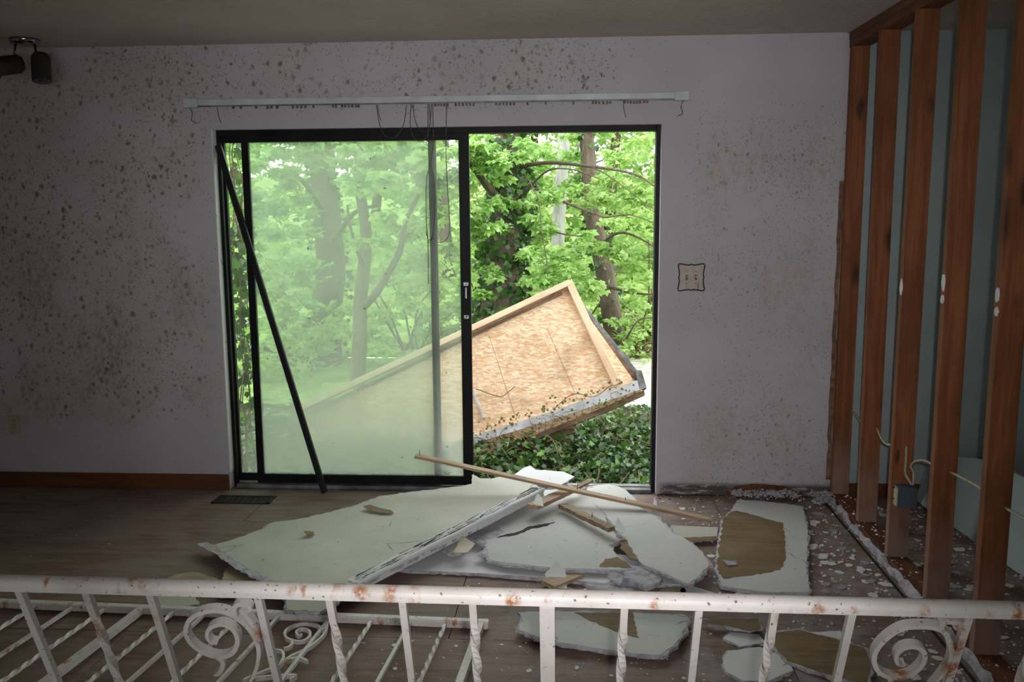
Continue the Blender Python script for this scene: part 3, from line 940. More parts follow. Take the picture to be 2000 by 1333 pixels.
def baluster(kind, top, dn, side, L, parent, w=0.0125):
    """square bar; twisted ones turn in the middle section"""
    nrm = Vector(side).cross(Vector(dn)).normalized()
    top, dn, side = Vector(top), Vector(dn), Vector(side)
    vs, fs = [], []
    n = 2 if kind == 'plain' else 64
    for i in range(n):
        t = i / (n - 1)
        a = 0.0
        if kind == 'twisted':
            a = max(0.0, min(1.0, (t - 0.06) / 0.88)) * math.pi * 2 * 3.0
        c, s = math.cos(a), math.sin(a)
        for x, y in ((-1, -1), (1, -1), (1, 1), (-1, 1)):
            X, Y = (x * c - y * s) * w / 2, (x * s + y * c) * w / 2
            vs.append(top + dn * (L * t) + side * X + nrm * Y)
    for i in range(n - 1):
        for k in range(4):
            fs.append((i * 4 + k, i * 4 + (k + 1) % 4, i * 4 + 4 + (k + 1) % 4, i * 4 + 4 + k))
    fs += [(3, 2, 1, 0), tuple((n - 1) * 4 + k for k in range(4))]
    return MB().add(vs, fs).build('baluster' if kind != 'post' else 'post', M['rail'], parent)


def scroll(paths, toP, nrm, parent, w, t):
    mb = MB()
    for path, (ox, oy, sc) in paths:
        pts = spline([toP(ox + x / sc, oy + y / sc) for x, y in path], 7)
        n = len(pts)
        tt = [t * (0.55 + 0.45 * min(1.0, 6.0 * min(i, n - 1 - i) / n)) for i in range(n)]
        mb.ribbon(pts, nrm, w, tt)
    return mb.build('scroll', M['rail'], parent)


# standing railing, its top leaning toward the viewer
RA, RB = ony(0, 1139, -3.45), ony(2000, 1193, -3.45)
ra_ax = (RB - RA).normalized()
lean = math.radians(21.8)
ra_dn = Vector((0, math.sin(lean), -math.cos(lean)))
ra_dn = (ra_dn - ra_ax * ra_dn.dot(ra_ax)).normalized()
toP, rnrm = frame_px(RA, ra_ax, ra_dn)
r1 = empty('railing', (0, RA.y + 0.35, 0), 'white rusty wrought iron railing crossing the whole foreground', 'railing')
LR = (RA.z / -ra_dn.z)
mb = MB()
prof = []
for k in range(13):
    a = math.pi * k / 12
    prof.append((0.0175 * math.cos(a), 0.001 + 0.0125 * math.sin(a)))
prof = [(0.0175, -0.006)] + prof + [(-0.0175, -0.006)]
side_v = Vector((0, 1, 0))
up_v = Vector((0, 0, 1))
A, B = RA - ra_ax * 0.5, RB + ra_ax * 0.5
nn = len(prof)
vs_ = [A + side_v * a + up_v * b for a, b in prof] + [B + side_v * a + up_v * b for a, b in prof]
fs_ = [(i, (i + 1) % nn, (i + 1) % nn + nn, i + nn) for i in range(nn)] + [tuple(range(nn)), tuple(range(2 * nn - 1, nn - 1, -1))]
top = mb.add(vs_, fs_).build('top_rail', M['rail'], r1)
MB().beam(A - up_v * 0.0085, B - up_v * 0.0085, 0.024, 0.005).build('rail_channel', M['rail'], r1)
bars = [(-385, 'plain'), (-240, 'post'), (-100, 'twisted'), (40, 'plain'), (171, 'twisted'), (296, 'plain'), (506, 'plain'), (645, 'twisted'), (787, 'plain'), (924, 'twisted'), (1069, 'post'), (1219, 'twisted'), (1364, 'plain'), (1512, 'twisted'), (1662, 'plain'), (1889, 'plain'), (2035, 'twisted'), (2180, 'plain'), (2330, 'twisted')]
for u, kd in bars:
    yb_ = 1148 + (u / 2000.0) * 56
    p = onplane(u, yb_, RA, rnrm)
    s = (p - RA).dot(ra_ax)
    tp = RA + ra_ax * s - Vector((0, 0, 0.010))
    baluster(kd, tp, ra_dn, ra_ax, LR - (0.010 if kd == 'post' else 0.09), r1, 0.0255 if kd == 'post' else 0.0125)
c0, c1 = RA + ra_dn * (LR - 0.085) - ra_ax * 0.5, RB + ra_dn * (LR - 0.085) + ra_ax * 0.5
MB().beam(c0, c1, 0.03, 0.012).build('bottom_rail', M['rail'], r1)
Z2 = (330, 1080, 5.269)
scroll([([(740, 1490), (830, 1333), (905, 1180), (935, 1040), (925, 920), (880, 820), (800, 720), (690, 635), (560, 580), (420, 575), (290, 615), (205, 700), (190, 800), (235, 900), (330, 980), (450, 1035), (570, 1045), (670, 1000), (718, 890), (690, 790), (610, 725), (520, 715), (430, 755), (405, 830), (440, 890), (510, 910)], Z2),
        ([(470, 1035), (560, 1090), (560, 1160), (525, 1215), (480, 1235)], Z2),
        ([(720, 660), (690, 590), (690, 530), (740, 505), (810, 520), (845, 550), (820, 580)], Z2),
        ([(745, 560), (820, 640), (900, 760), (945, 880)], Z2)], toP, rnrm, r1, 0.016, 0.0085)
Z6 = (1650, 1080, 5.269)
scroll([([(800, 1470), (900, 1333), (980, 1240), (1060, 1120), (1085, 1000), (1060, 890), (1010, 790), (900, 745), (760, 735), (600, 750), (450, 830), (330, 950), (290, 1060), (320, 1170), (420, 1245), (560, 1260), (690, 1215), (780, 1130), (810, 1040), (780, 970), (690, 940), (590, 960), (525, 1020), (520, 1090), (560, 1130), (610, 1130)], Z6),
        ([(450, 1255), (470, 1333), (500, 1400)], Z6),
        ([(1000, 790), (985, 720), (1030, 685), (1110, 690), (1170, 700), (1185, 735), (1150, 755), (1110, 730)], Z6)], toP, rnrm, r1, 0.016, 0.0085)

# fallen railing lying on the floor behind it
G0, G1 = onz(-160, 1172, 0.018), onz(955, 1220, 0.018)
ga = (G1 - G0).normalized()
gd = -Vector(ray(980, 492)).normalized()
gd = (gd - ga * gd.dot(ga)).normalized()
toG, gnrm = frame_px(G0, ga, gd)
r2 = empty('fallen_railing', ((G0 + G1) / 2).to_tuple()[:2] + (0,), 'white iron railing section lying flat on the floor behind railing', 'railing')
MB().beam(G0, G1, 0.036, 0.030, (0, 0, 1)).build('top_rail', M['rail'], r2, bevel=0.006)
gbars = [(-95, 'twisted'), (-20, 'plain'), (58, 'twisted'), (131, 'plain'), (196, 'twisted'), (266, 'post'), (333, 'twisted'), (396, 'plain'), (466, 'twisted'), (541, 'plain'), (641, 'plain'), (724, 'twisted'), (800, 'plain'), (869, 'twisted'), (938, 'post')]
LG = 0.86
for u, kd in gbars:
    vv = 1184 + (u + 160) * (40 / 1100.0)
    p = onplane(u, vv, G0, gnrm)
    s = (p - G0).dot(ga)
    baluster(kd, G0 + ga * s, gd, ga, LG, r2, 0.026 if kd == 'post' else 0.0125)
e0, e1 = G0 + gd * LG, G1 + gd * LG
mbz = MB()
mbz.box((min(e0.x, e1.x), (e0.y + e1.y) / 2 - 0.03, 0.0), (max(e0.x, e1.x), (e0.y + e1.y) / 2 - 0.0, e0.z + 0.012))
mbz.build('bottom_rail', M['rail'], r2, bevel=0.003)
scroll([([(1620, 715), (1605, 790), (1570, 800), (1520, 755), (1400, 735), (1280, 760), (1200, 820), (1205, 885), (1290, 920), (1390, 915), (1450, 870), (1440, 815), (1370, 793), (1310, 825), (1330, 865), (1370, 850)], Z2),
        ([(1270, 905), (1265, 955), (1230, 985), (1180, 995)], Z2),
        ([(1640, 720), (1610, 830), (1530, 920), (1390, 1015), (1260, 1075), (1180, 1140), (1100, 1200)], Z2),
        ([(1095, 1010), (1160, 1025), (1180, 1090), (1140, 1160)], Z2),
        ([(1130, 1180), (1220, 1120), (1340, 1095), (1430, 1130)], Z2),
        ([(760, 1333), (830, 1295), (1000, 1225), (1060, 1200)], Z2), ([(890, 1300), (1100, 1280), (1300, 1275), (1250, 1320)], Z2)], toG, gnrm, r2, 0.014, 0.0095)

# ------------------------------------------------------------------ wreckage of wallboard
A_px = [(905, 951), (921, 948), (922, 929), (936, 937), (957, 938), (985, 930), (1002, 936), (1035, 943), (1058, 955), (1040, 972), (960, 1015), (860, 1065), (760, 1112), (700, 1145), (668, 1168), (625, 1196), (560, 1192), (556, 1146), (520, 1128), (482, 1108), (455, 1094), (432, 1078), (420, 1064), (462, 1052), (492, 1041), (515, 1032), (535, 1020), (570, 1018), (605, 1012), (642, 1003), (700, 987), (738, 973), (780, 966), (850, 958)]
A_plane = (0.085, 0.050, 0.010, -0.9, -0.6)
wallboard('wallboard_sheet', A_px, A_plane, 'largest grey cream wallboard sheet lying across floor left of pile', 'paperA', 0.0125, 11, 0.010, [([(384, 1063), (402, 1059), (422, 1066), (436, 1079), (458, 1095), (484, 1109), (522, 1129), (556, 1145), (548, 1152), (516, 1140), (478, 1120), (448, 1104), (424, 1086), (400, 1073)], 'gyp'), ([(402, 1068), (418, 1066), (430, 1076), (412, 1076)], 'ivory'), ([(490, 1116), (500, 1113), (508, 1120), (498, 1122)], 'ivory')])
C1_px = [(903, 1036), (960, 1005), (1005, 983), (1052, 958), (1110, 957), (1168, 974), (1203, 1000), (1215, 1038), (1224, 1052), (1188, 1064), (1203, 1082), (1238, 1112), (1150, 1112), (1062, 1108), (990, 1101), (952, 1092), (948, 1068), (932, 1054), (918, 1062), (905, 1078), (890, 1082), (868, 1074), (885, 1052)]
C_plane = (0.060, 0.0, 0.035, 0.1, -0.7)
wallboard('wallboard_sheet', C1_px, C_plane, 'cracked pale grey wallboard in the middle of the pile with torn corner', 'paperB', 0.0125, 21, 0.008, [([(1172, 1107), (1182, 1093), (1205, 1088), (1222, 1098), (1236, 1110)], 'tan'), ([(915, 1034), (928, 1027), (950, 1035), (975, 1032), (982, 1040), (966, 1051), (946, 1054), (952, 1076), (956, 1090), (944, 1090), (930, 1084), (946, 1072), (938, 1058), (908, 1050)], 'gyp'), ([(968, 1050), (1010, 1040), (1035, 1029), (1060, 1025), (1086, 1020), (1062, 1029), (1040, 1033), (1012, 1045), (985, 1049)], 'dark')])
C2_px = [(1150, 952), (1190, 948), (1222, 958), (1240, 975), (1252, 992), (1285, 1012), (1312, 1040), (1342, 1056), (1372, 1080), (1386, 1100), (1372, 1118), (1345, 1139), (1322, 1130), (1292, 1116), (1255, 1102), (1228, 1066), (1200, 1030), (1178, 1000), (1140, 970)]
wallboard('wallboard_sheet', C2_px, (0.066, 0.0, 0.01, 0.4, -0.7), 'pale grey wallboard strip slanting from the door to the stained board', 'paperB', 0.0125, 31, 0.006, [([(1208, 1058), (1222, 1056), (1246, 1096), (1232, 1094), (1212, 1072)], 'tan')])
wallboard('wallboard_sheet', [(765, 1112), (820, 1085), (900, 1050), (1100, 1075), (1280, 1090), (1370, 1125), (1330, 1142), (1190, 1140), (1080, 1129), (940, 1120)], (0.016, 0, 0, 0, 0), 'white wallboard lying flat underneath the grey cracked board', 'paperW', 0.012, 41, 0.0)
E_px = [(1430, 996), (1442, 976), (1500, 980), (1568, 989), (1578, 1040), (1574, 1100), (1581, 1157), (1500, 1157), (1408, 1144), (1404, 1132), (1398, 1112), (1403, 1060), (1412, 1012)]
wallboard('wallboard_sheet', E_px, (0.020, 0, 0, 0, 0), 'square pale wallboard with big brown water stain near the studs', 'paperB', 0.0125, 51, 0.004, [([(1428, 1000), (1440, 997), (1480, 1009), (1528, 1022), (1534, 1060), (1533, 1095), (1524, 1114), (1470, 1124), (1413, 1131), (1400, 1112), (1405, 1060), (1413, 1012)], 'tan')], grow=0.008)
F_px = [(1000, 932), (1022, 915), (1035, 911), (1048, 918), (1064, 919), (1100, 922), (1121, 931), (1092, 950), (1050, 948)]
wallboard('wallboard_scrap', F_px, (0.10, -0.05, 0.30, -0.1, 0.05), 'white broken wallboard scrap jutting out over the door sill', 'paperW', 0.012, 61, 0.0, grow=0.004)
G_px = [(1016, 1196), (1180, 1196), (1338, 1202), (1343, 1216), (1332, 1243), (1310, 1264), (1290, 1279), (1262, 1278), (1200, 1270), (1140, 1262), (1090, 1255), (1052, 1246), (1014, 1230), (1020, 1214)]
wallboard('wallboard_sheet', G_px, (0.030, 0, 0, 0, 0), 'bluish white wallboard piece with brown torn corner behind railing post', 'paperB', 0.0125, 71, 0.004, [([(1122, 1198), (1172, 1222), (1212, 1236), (1246, 1246), (1236, 1198)], 'tan')])
wallboard('wallboard_scrap', [(1510, 1236), (1560, 1231), (1620, 1246), (1690, 1266), (1700, 1300), (1694, 1336), (1618, 1318), (1540, 1292), (1512, 1262)], (0.014, 0, 0, 0, 0), 'tan brown faced wallboard piece beside the right railing scroll', 'tan', 0.011, 81, 0.0)
wallboard('wallboard_scrap', [(1412, 1292), (1422, 1271), (1482, 1265), (1540, 1286), (1548, 1310), (1502, 1331), (1452, 1329), (1418, 1312)], (0.010, 0, 0, 0, 0), 'white jagged wallboard scrap under the railing in front of tan piece', 'paperW', 0.009, 91, 0.0, grow=0.004)
wallboard('wallboard_scrap', [(1414, 1248), (1428, 1236), (1482, 1240), (1494, 1254), (1445, 1263)], (0.008, 0, 0, 0, 0), 'small rounded white wallboard scrap just behind the rail right of centre', 'paperW', 0.007, 101, 0.0, grow=0.004)
wallboard('wallboard_scrap', [(1582, 1236), (1640, 1233), (1668, 1262), (1625, 1258), (1602, 1248)], (0.010, 0, 0, 0, 0), 'lavender white wallboard scrap on the edge of the tan piece', 'paperW', 0.0075, 103, 0.0, grow=0.003)
wallboard('wallboard_scrap', [(1330, 1150), (1352, 1146), (1395, 1158), (1400, 1170), (1330, 1172)], (0.008, 0, 0, 0, 0), 'lavender wallboard crumb against the top rail below the slanting strip', 'paperW', 0.007, 105, 0.0, grow=0.003)
wallboard('wallboard_scrap', [(1295, 1148), (1330, 1144), (1342, 1156), (1322, 1170), (1270, 1170)], (0.008, 0, 0, 0, 0), 'yellowish paper wallboard bit below the slanting strip', 'ivory', 0.006, 107, 0.0, grow=0.002)
wallboard('wallboard_scrap', [(1420, 1166), (1440, 1158), (1490, 1166), (1490, 1174), (1420, 1176)], (0.008, 0, 0, 0, 0), 'flat lavender scrap below the water-stained wallboard', 'paperW', 0.007, 109, 0.0, grow=0.003)
wallboard('wallboard_scrap', [(1370, 1210), (1480, 1208), (1486, 1226), (1462, 1232), (1420, 1222), (1380, 1216)], (0.03, 0, 0, 0, 0), 'olive brown board scrap in the shadow under the rail', 'tan', 0.010, 111, 0.0, grow=0.004)
wallboard('wallboard_scrap', [(1310, 1026), (1400, 1030), (1402, 1050), (1345, 1058), (1318, 1046)], (0.02, 0, 0, 0, 0), 'pale wallboard scrap wedged between lath end and stained board', 'paperA', 0.010, 113, 0.0, [([(1330, 1052), (1345, 1058), (1400, 1056), (1400, 1048)], 'tan')], grow=0.003)
wallboard('wallboard_scrap', [(1225, 1105), (1262, 1104), (1290, 1118), (1288, 1136), (1262, 1144), (1245, 1136), (1222, 1128)], (0.045, 0, 0, 0, 0), 'crumbled lavender wallboard chunk at the near tip of the pile', 'gyp', 0.02, 115, 0.004, grow=0.006)
wallboard('wallboard_scrap', [(1126, 1126), (1180, 1140), (1260, 1150), (1262, 1164), (1230, 1160), (1150, 1146)], (0.012, 0, 0, 0, 0), 'long thin lavender wallboard sliver in front of the pile', 'gyp', 0.010, 117, 0.0, grow=0.003)

# brown kraft papers torn from the big sheet
for px, z, lab in (([(318, 1132), (345, 1122), (378, 1117), (425, 1131), (434, 1142), (430, 1160), (330, 1160)], 0.010, 'tan kraft paper sheet on the floor left of the wallboard'),
                   ([(428, 1146), (440, 1116), (456, 1096), (478, 1106), (520, 1136), (540, 1156), (430, 1160)], 0.028, 'folded tan kraft paper under the torn tip of largest wallboard'),
                   ([(1112, 1148), (1085, 1150), (1112, 1172), (1160, 1172), (1146, 1162)], 0.008, 'tan paper scrap lying in front of the wood block')):
    P = on_tilt(px, z)
    slb = slab('kraft_paper', ragged(P, 0.03, 0.003, 5), 0.0075 if z < 0.02 else 0.02, M['kraft'], None, 0.006, 3)
    tag(slb, lab, 'paper')
wallboard('wallboard_scrap', [(300, 1168), (345, 1160), (380, 1166), (388, 1178), (352, 1186), (318, 1184)], (0.035, 0, 0, 0, 0), 'crumpled cream scrap under the top rail left of the scroll', 'paperA', 0.03, 119, 0.01, grow=0.004)

# white painted trim board lying along the big sheet's edge
t0 = onplane(690, 1140, (-0.9, -1.2, 0.078), (-0.05, -0.01, 1))
t1 = onplane(1052, 957, (-0.2, 0.0, 0.155), (-0.05, -0.01, 1))
tb = empty('trim_board', ((t0 + t1) / 2).to_tuple()[:2] + (0.04,), 'long white cracked trim board along the edge of largest wallboard', 'board')
td = (t1 - t0).normalized()
ts = td.cross(Vector((0, 0, 1))).normalized()
r = random.Random(77)
n = 60
vs_, fs_ = [], []
for i in range(n + 1):
    p = t0 + (t1 - t0) * (i / n)
    wv = 0.003 * mnoise.noise(p * 9)
    prof = [(-0.036 + r.uniform(-0.006, 0.003), 0.006), (-0.012, 0.009 + wv), (0.0, 0.004 + wv), (0.012, 0.009 + wv), (0.028, 0.010 + wv), (0.032, 0.004), (0.033, -0.028), (-0.030, -0.028)]
    for a, b in prof:
        vs_.append(p + ts * a + Vector((0, 0, b)))
k = 8
for i in range(n):
    for j in range(k):
        fs_.append((i * k + j, i * k + (j + 1) % k, (i + 1) * k + (j + 1) % k, (i + 1) * k + j))
fs_ += [tuple(range(k)), tuple(range(n * k + k - 1, n * k - 1, -1))]
MB().add(vs_, fs_).build('board', M['paperW'], tb)
mb = MB()
for q in range(120):
    s = r.uniform(0.01, 0.97)
    off = r.choice((-0.024, -0.006, 0.004, 0.014)) + r.uniform(-0.004, 0.004)
    p = t0 + (t1 - t0) * s + ts * off + Vector((0, 0, 0.0105))
    L = r.uniform(0.015, 0.11)
    mb.beam(p, p + td * L + ts * r.uniform(-0.006, 0.006), r.uniform(0.0006, 0.0026), 0.0016, (0, 0, 1), (1, 0.3))
ck = mb.build('paint_cracks', M['dark'], tb)
tag(ck, 'dark cracks in the flaking paint', None, None, 'stuff')


# loose timber
def plank(name, p, q, w, h, mat, label, cat='wood strip', nails=(), rough=0.0, seed=0, upv=(0, 0, 1)):
    """timber built along its own x axis, then laid between p and q"""
    p, q = Vector(p), Vector(q)
    L = (q - p).length
    r = random.Random(seed)
    e = empty(name, (p + q) / 2, label, cat)
    n = 24
    vs, fs = [], []
    for i in range(n + 1):
        x = L * i / n
        for a, b in ((-1, -1), (1, -1), (1, 1), (-1, 1)):
            j = rough * (1 if 0 < i < n else 2.5)
            vs.append((x + (r.uniform(-rough * 6, rough * 6) if i in (0, n) else 0), a * w / 2 + r.uniform(-j, j), b * h / 2 + r.uniform(-j, j) * 0.6))
    for i in range(n):
        for k in range(4):
            fs.append((i * 4 + k, i * 4 + (k + 1) % 4, i * 4 + 4 + (k + 1) % 4, i * 4 + 4 + k))
    fs += [(3, 2, 1, 0), tuple(n * 4 + k for k in range(4))]
    d = (q - p).normalized()
    s = Vector(upv).cross(d).normalized()
    u = d.cross(s).normalized()
    R = Matrix((d, s, u)).transposed().to_4x4()
    R.translation = p
    o = MB().add(vs, fs).build('strip', mat, None)
    o.matrix_basis = R
    set_parent(o, e)
    for t_, hgt in nails:
        c = p + (q - p) * t_
        MB().tube([c - u * 0.005, c + Vector((0.002, 0, hgt))], 0.0016, 5).build('nail', M['iron'], e)
    return e


lp0, lp1 = ony(813, 891, -0.30), onz(1388, 1016, 0.034)
plank('wood_lath', lp0, lp1, 0.048, 0.013, M['lath'], 'longest weathered wooden lath slanting across top of the pile', 'wood strip', ((0.012, 0.035), (0.56, 0.04), (0.72, 0.02)), 0.0007, 4)
p0, p1 = on_tilt([(1040, 991), (1105, 961)], 0.125)
plank('wood_block', p0, p1 + (p1 - p0) * 0.25, 0.062, 0.02, M['lath'], 'short tan wood piece poking out from under the longest lath', 'wood strip', (), 0.0016, 6)
p0, p1 = on_tilt([(1098, 988), (1198, 1036)], 0.098)
plank('rotten_wood_strip', p0, p1, 0.046, 0.020, M['rot'], 'dark rotten splintered wood strip lying on the pale grey boards', 'wood strip', ((0.6, 0.035),), 0.0032, 8)
p0, p1 = on_tilt([(1078, 1140), (1118, 1126)], 0.02)
plank('wood_block', p0 + Vector((-0.02, -0.02, 0)), p1 + Vector((0.02, 0.03, 0)), 0.085, 0.016, M['lath'], 'brown wood block in front of the pile beside folded white scrap', 'wood strip', (), 0.001, 9)
p0, p1 = on_tilt([(1110, 962), (1155, 938)], 0.13)
plank('wood_splinter', p0, p1, 0.03, 0.012, M['rot'], 'thin splintered wood stick crossing behind the longest lath', 'wood strip', (), 0.002, 10)

# curled paper scraps
def curl(name, px, z, label, mat='paperW', lift=0.05, seed=0):
    P = on_tilt(px, z)
    c = sum(P, Vector()) / len(P)
    ax = (P[0] - c).normalized()
    far = max((p - c).dot(ax) for p in P)
    near = min((p - c).dot(ax) for p in P)
    pts = ragged(P, 0.012, 0.0015, seed)
    o = slab(name, pts, 0.0018, M[mat], None, 0.0001, seed, 0.03)
    for v in o.data.vertices:
        t = ((v.co - c).dot(ax) - near) / (far - near + 1e-6)
        v.co.z += lift * t * t
    return tag(o, label, 'paper scrap')


curl('curled_paper', [(1278, 1000), (1268, 1020), (1284, 1036), (1292, 1020)], 0.03, 'curled white paper tongue standing up beside the lath end', 'paperW', 0.085, 1)
curl('curled_paper', [(1206, 1022), (1200, 1034), (1212, 1044), (1222, 1036)], 0.10, 'small curled paper flap beside the rotten strip', 'paperB', 0.03, 2)
curl('curled_paper', [(1085, 1118), (1064, 1130), (1072, 1148), (1108, 1150), (1104, 1126)], 0.015, 'folded white paper scrap beside the brown wood block', 'paperW', 0.05, 3)
curl('curled_paper', [(902, 1058), (884, 1080), (912, 1080), (928, 1066)], 0.07, 'olive paper flap curling from the hole in cracked board', 'ivory', 0.03, 4)
curl('curled_paper', [(1192, 1122), (1186, 1130), (1210, 1144), (1222, 1128)], 0.025, 'bent lavender paper scrap near the tip of the pile', 'gyp', 0.02, 5)
curl('curled_paper', [(1410, 1098), (1422, 1106), (1440, 1103), (1438, 1096), (1424, 1098)], 0.024, 'lavender crescent flake on the brown water stain', 'gyp', 0.012, 6)
curl('curled_paper', [(1048, 967), (1042, 985), (1062, 990), (1058, 975)], 0.135, 'thin yellowed paper curl on the end of short wood piece', 'paperA', 0.02, 7)
curl('wood_shaving', [(709, 992), (722, 998), (748, 1003), (769, 1003), (764, 997), (745, 994), (722, 988)], 0.094, 'yellow tan shaving lying on largest wallboard nearest the fogged glass', 'tan', 0.006, 8)
curl('brown_leaf_scrap', [(593, 1042), (600, 1047), (615, 1045), (612, 1039), (600, 1039)], 0.078, 'small curled brown dead leaf on largest wallboard', 'tan', 0.008, 9)


# plaster flakes: the larger ones singly, the dust of crumbs as stuff
def flake_mesh(seed, r0=1.0):
    r = random.Random(seed)
    n = r.randint(6, 9)
    pts = [(r0 * r.uniform(0.55, 1.0) * math.cos(2 * math.pi * k / n), r0 * r.uniform(0.35, 0.8) * math.sin(2 * math.pi * k / n), 0) for k in range(n)]
    mb = MB().prism(pts, (0, 0, 0.16 * r0))
    me = bpy.data.meshes.new('plaster_flake')
    me.from_pydata(mb.v, [], mb.f)
    me.update()
    return me


fm = []
for k in range(10):
    me = flake_mesh(k)
    me.materials.append(M['paperW'] if k % 3 else M['gyp'])
    fm.append(me)


def inside(px, poly):
    x, y = px
    c = False
    for i in range(len(poly)):
        (x1, y1), (x2, y2) = poly[i], poly[i - 1]
        if (y1 > y) != (y2 > y) and x < (x2 - x1) * (y - y1) / (y2 - y1) + x1:
            c = not c
    return c


covers = [A_px, C1_px, C2_px, E_px, G_px]
zones = [([(1250, 1100), (1300, 1120), (1345, 1142), (1395, 1120), (1412, 1148), (1400, 1166), (1110, 1162), (1130, 1140)], 34, 'torn wallboard crumb in front of the pile near its tip', 'crumbs at the pile tip', (0.012, 0.04)),
         ([(1300, 1000), (1400, 1000), (1400, 1100), (1385, 1095), (1345, 1055)], 22, 'torn wallboard crumb between the slanting strip and stained board', 'crumbs beside the stained board', (0.01, 0.032)),
         ([(1290, 975), (1440, 978), (1430, 1000), (1300, 1000)], 16, 'small plaster flake along the wall foot right of the door', 'flakes along the wall foot', (0.006, 0.022)),
         ([(1580, 985), (1640, 1000), (1775, 1165), (1590, 1165)], 80, 'small plaster flake on the floor between stained board and studs', 'flakes by the studs', (0.007, 0.036)),
         ([(1690, 1000), (1760, 985), (1990, 1130), (1990, 1165), (1830, 1165)], 60, 'small plaster flake on the floor among the bare studs', 'flakes among the studs', (0.010, 0.045)),
         ([(960, 1235), (1320, 1290), (1400, 1230), (1420, 1330), (700, 1330), (700, 1250)], 46, 'small plaster flake on the floor below the centre of the rail', 'flakes below the rail', (0.004, 0.016)),
         ([(790, 1140), (1060, 1132), (1075, 1158), (760, 1152)], 9, 'small plaster flake on the floor between trim board and rail', 'flakes before the pile', (0.004, 0.014)),
         ([(1560, 1290), (1960, 1240), (1990, 1330), (1700, 1330)], 26, 'plaster flake on the floor around the right railing scroll', 'flakes by the right scroll', (0.01, 0.035)),
         ([(40, 970), (560, 990), (400, 1050), (30, 1090)], 7, 'tiny pale flake on the bare floor left of the wallboard', 'flakes on the bare floor', (0.004, 0.008))]
r = random.Random(99)
for poly, n, lab, grp, (s0, s1) in zones:
    xs_, ys_ = [p[0] for p in poly], [p[1] for p in poly]
    k = 0
    while k < n:
        q = (r.uniform(min(xs_), max(xs_)), r.uniform(min(ys_), max(ys_)))
        if not inside(q, poly) or any(inside(q, c) for c in covers): continue
        p = onz(*q)
        if XS - 0.06 < p.x < XS + 0.10: continue
        o = bpy.data.objects.new('plaster_flake', r.choice(fm))
        COL.objects.link(o)
        s = s0 + (s1 - s0) * r.random() ** 2
        o.scale = (s, s, min(s, 0.03) * r.uniform(0.5, 1.0))
        o.rotation_euler = (0, 0, r.uniform(0, 6.28))
        o.location = (p.x, p.y, 0.0)
        tag(o, lab, 'plaster flake', grp)
        k += 1


def crumbs(name, n, sampler, label, smin, smax, mat='paperW'):
    mb = MB()
    r = random.Random(len(name) + n)
    for _ in range(n):
        p = sampler(r)
        if p is None: continue
        s = smin + (smax - smin) * r.random() ** 3
        a = r.uniform(0, 6.28)
        m_ = r.randint(4, 5)
        ring = [(p[0] + s * r.uniform(.5, 1) * math.cos(a + 2 * math.pi * k / m_), p[1] + s * r.uniform(.5, 1) * math.sin(a + 2 * math.pi * k / m_), p[2]) for k in range(m_)]
        top_ = (p[0] + r.uniform(-s, s) * .3, p[1] + r.uniform(-s, s) * .3, p[2] + s * r.uniform(0.25, 0.8))
        mb.add(ring + [top_], [(k, (k + 1) % m_, m_) for k in range(m_)] + [tuple(range(m_ - 1, -1, -1))])
    return tag(mb.build(name, M[mat], None, fixn=False), label, 'plaster debris', None, 'stuff')


def s_right(r):
    x = 0.55 + 2.2 * r.random() ** 0.8
    y = -0.01 - 2.5 * r.random()
    if XS - 0.005 < x < XS + 0.095:
        return (x, y, 0.038)
    return (x, y, 0.0)


crumbs('plaster_crumbs', 5200, s_right, 'white plaster crumbs strewn over the floor by the bare studs', 0.002, 0.013)
crumbs('plaster_crumbs', 700, lambda r: (r.uniform(-0.75, 0.6), -1.35 - 1.3 * r.random(), 0.0), 'fine white plaster crumbs on the floor behind the railing post', 0.0015, 0.006)
crumbs('gypsum_rubble', 420, lambda r: (0.86 + 0.36 * r.random(), -0.005 - 0.10 * r.random() ** 1.6, 0.020 + 0.02 * r.random()), 'heap of crumbled gypsum against the rotten foot of the wall', 0.005, 0.02, 'gyp')
crumbs('gypsum_rubble', 260, lambda r: (XS - 0.05 + r.uniform(-0.05, 0.05), -0.02 - 0.12 * r.random(), 0.0 + 0.05 * r.random()), 'gypsum rubble heaped in the corner beside the first stud', 0.005, 0.02, 'gyp')
crumbs('plaster_crumbs', 160, lambda r: (0.46 + 0.45 * r.random(), -0.004 - 0.08 * r.random() ** 1.5, 0.0), 'dark stained crumbs along the wall foot right of the door', 0.004, 0.014, 'lumber_dark')

# ------------------------------------------------------------------ electrical box and cables on the studs
bx = ony(1768, 968, studs[2] - 0.03)
eb = empty('electrical_box', (bx.x, studs[2], bx.z), 'blue grey plastic electrical box nailed to the third stud', 'electrical box')
by1 = studs[2] - 0.0005
MB().box((bx.x - 0.041, by1 - 0.062, bx.z - 0.045), (bx.x + 0.038, by1 - 0.056, bx.z + 0.042)).box((bx.x - 0.041, by1 - 0.056, bx.z - 0.045), (bx.x - 0.036, by1, bx.z + 0.042)).box((bx.x + 0.033, by1 - 0.056, bx.z - 0.045), (bx.x + 0.038, by1, bx.z + 0.042)).box((bx.x - 0.036, by1 - 0.056, bx.z - 0.045), (bx.x + 0.033, by1, bx.z - 0.04)).box((bx.x - 0.036, by1 - 0.056, bx.z + 0.037), (bx.x + 0.033, by1, bx.z + 0.042)).build('box', M['boxblue'], eb, bevel=0.0015)
MB().box((bx.x - 0.046, by1 - 0.058, bx.z - 0.042), (bx.x - 0.0412, by1 - 0.02, bx.z + 0.038)).build('face_flange', M['ivory'], eb)
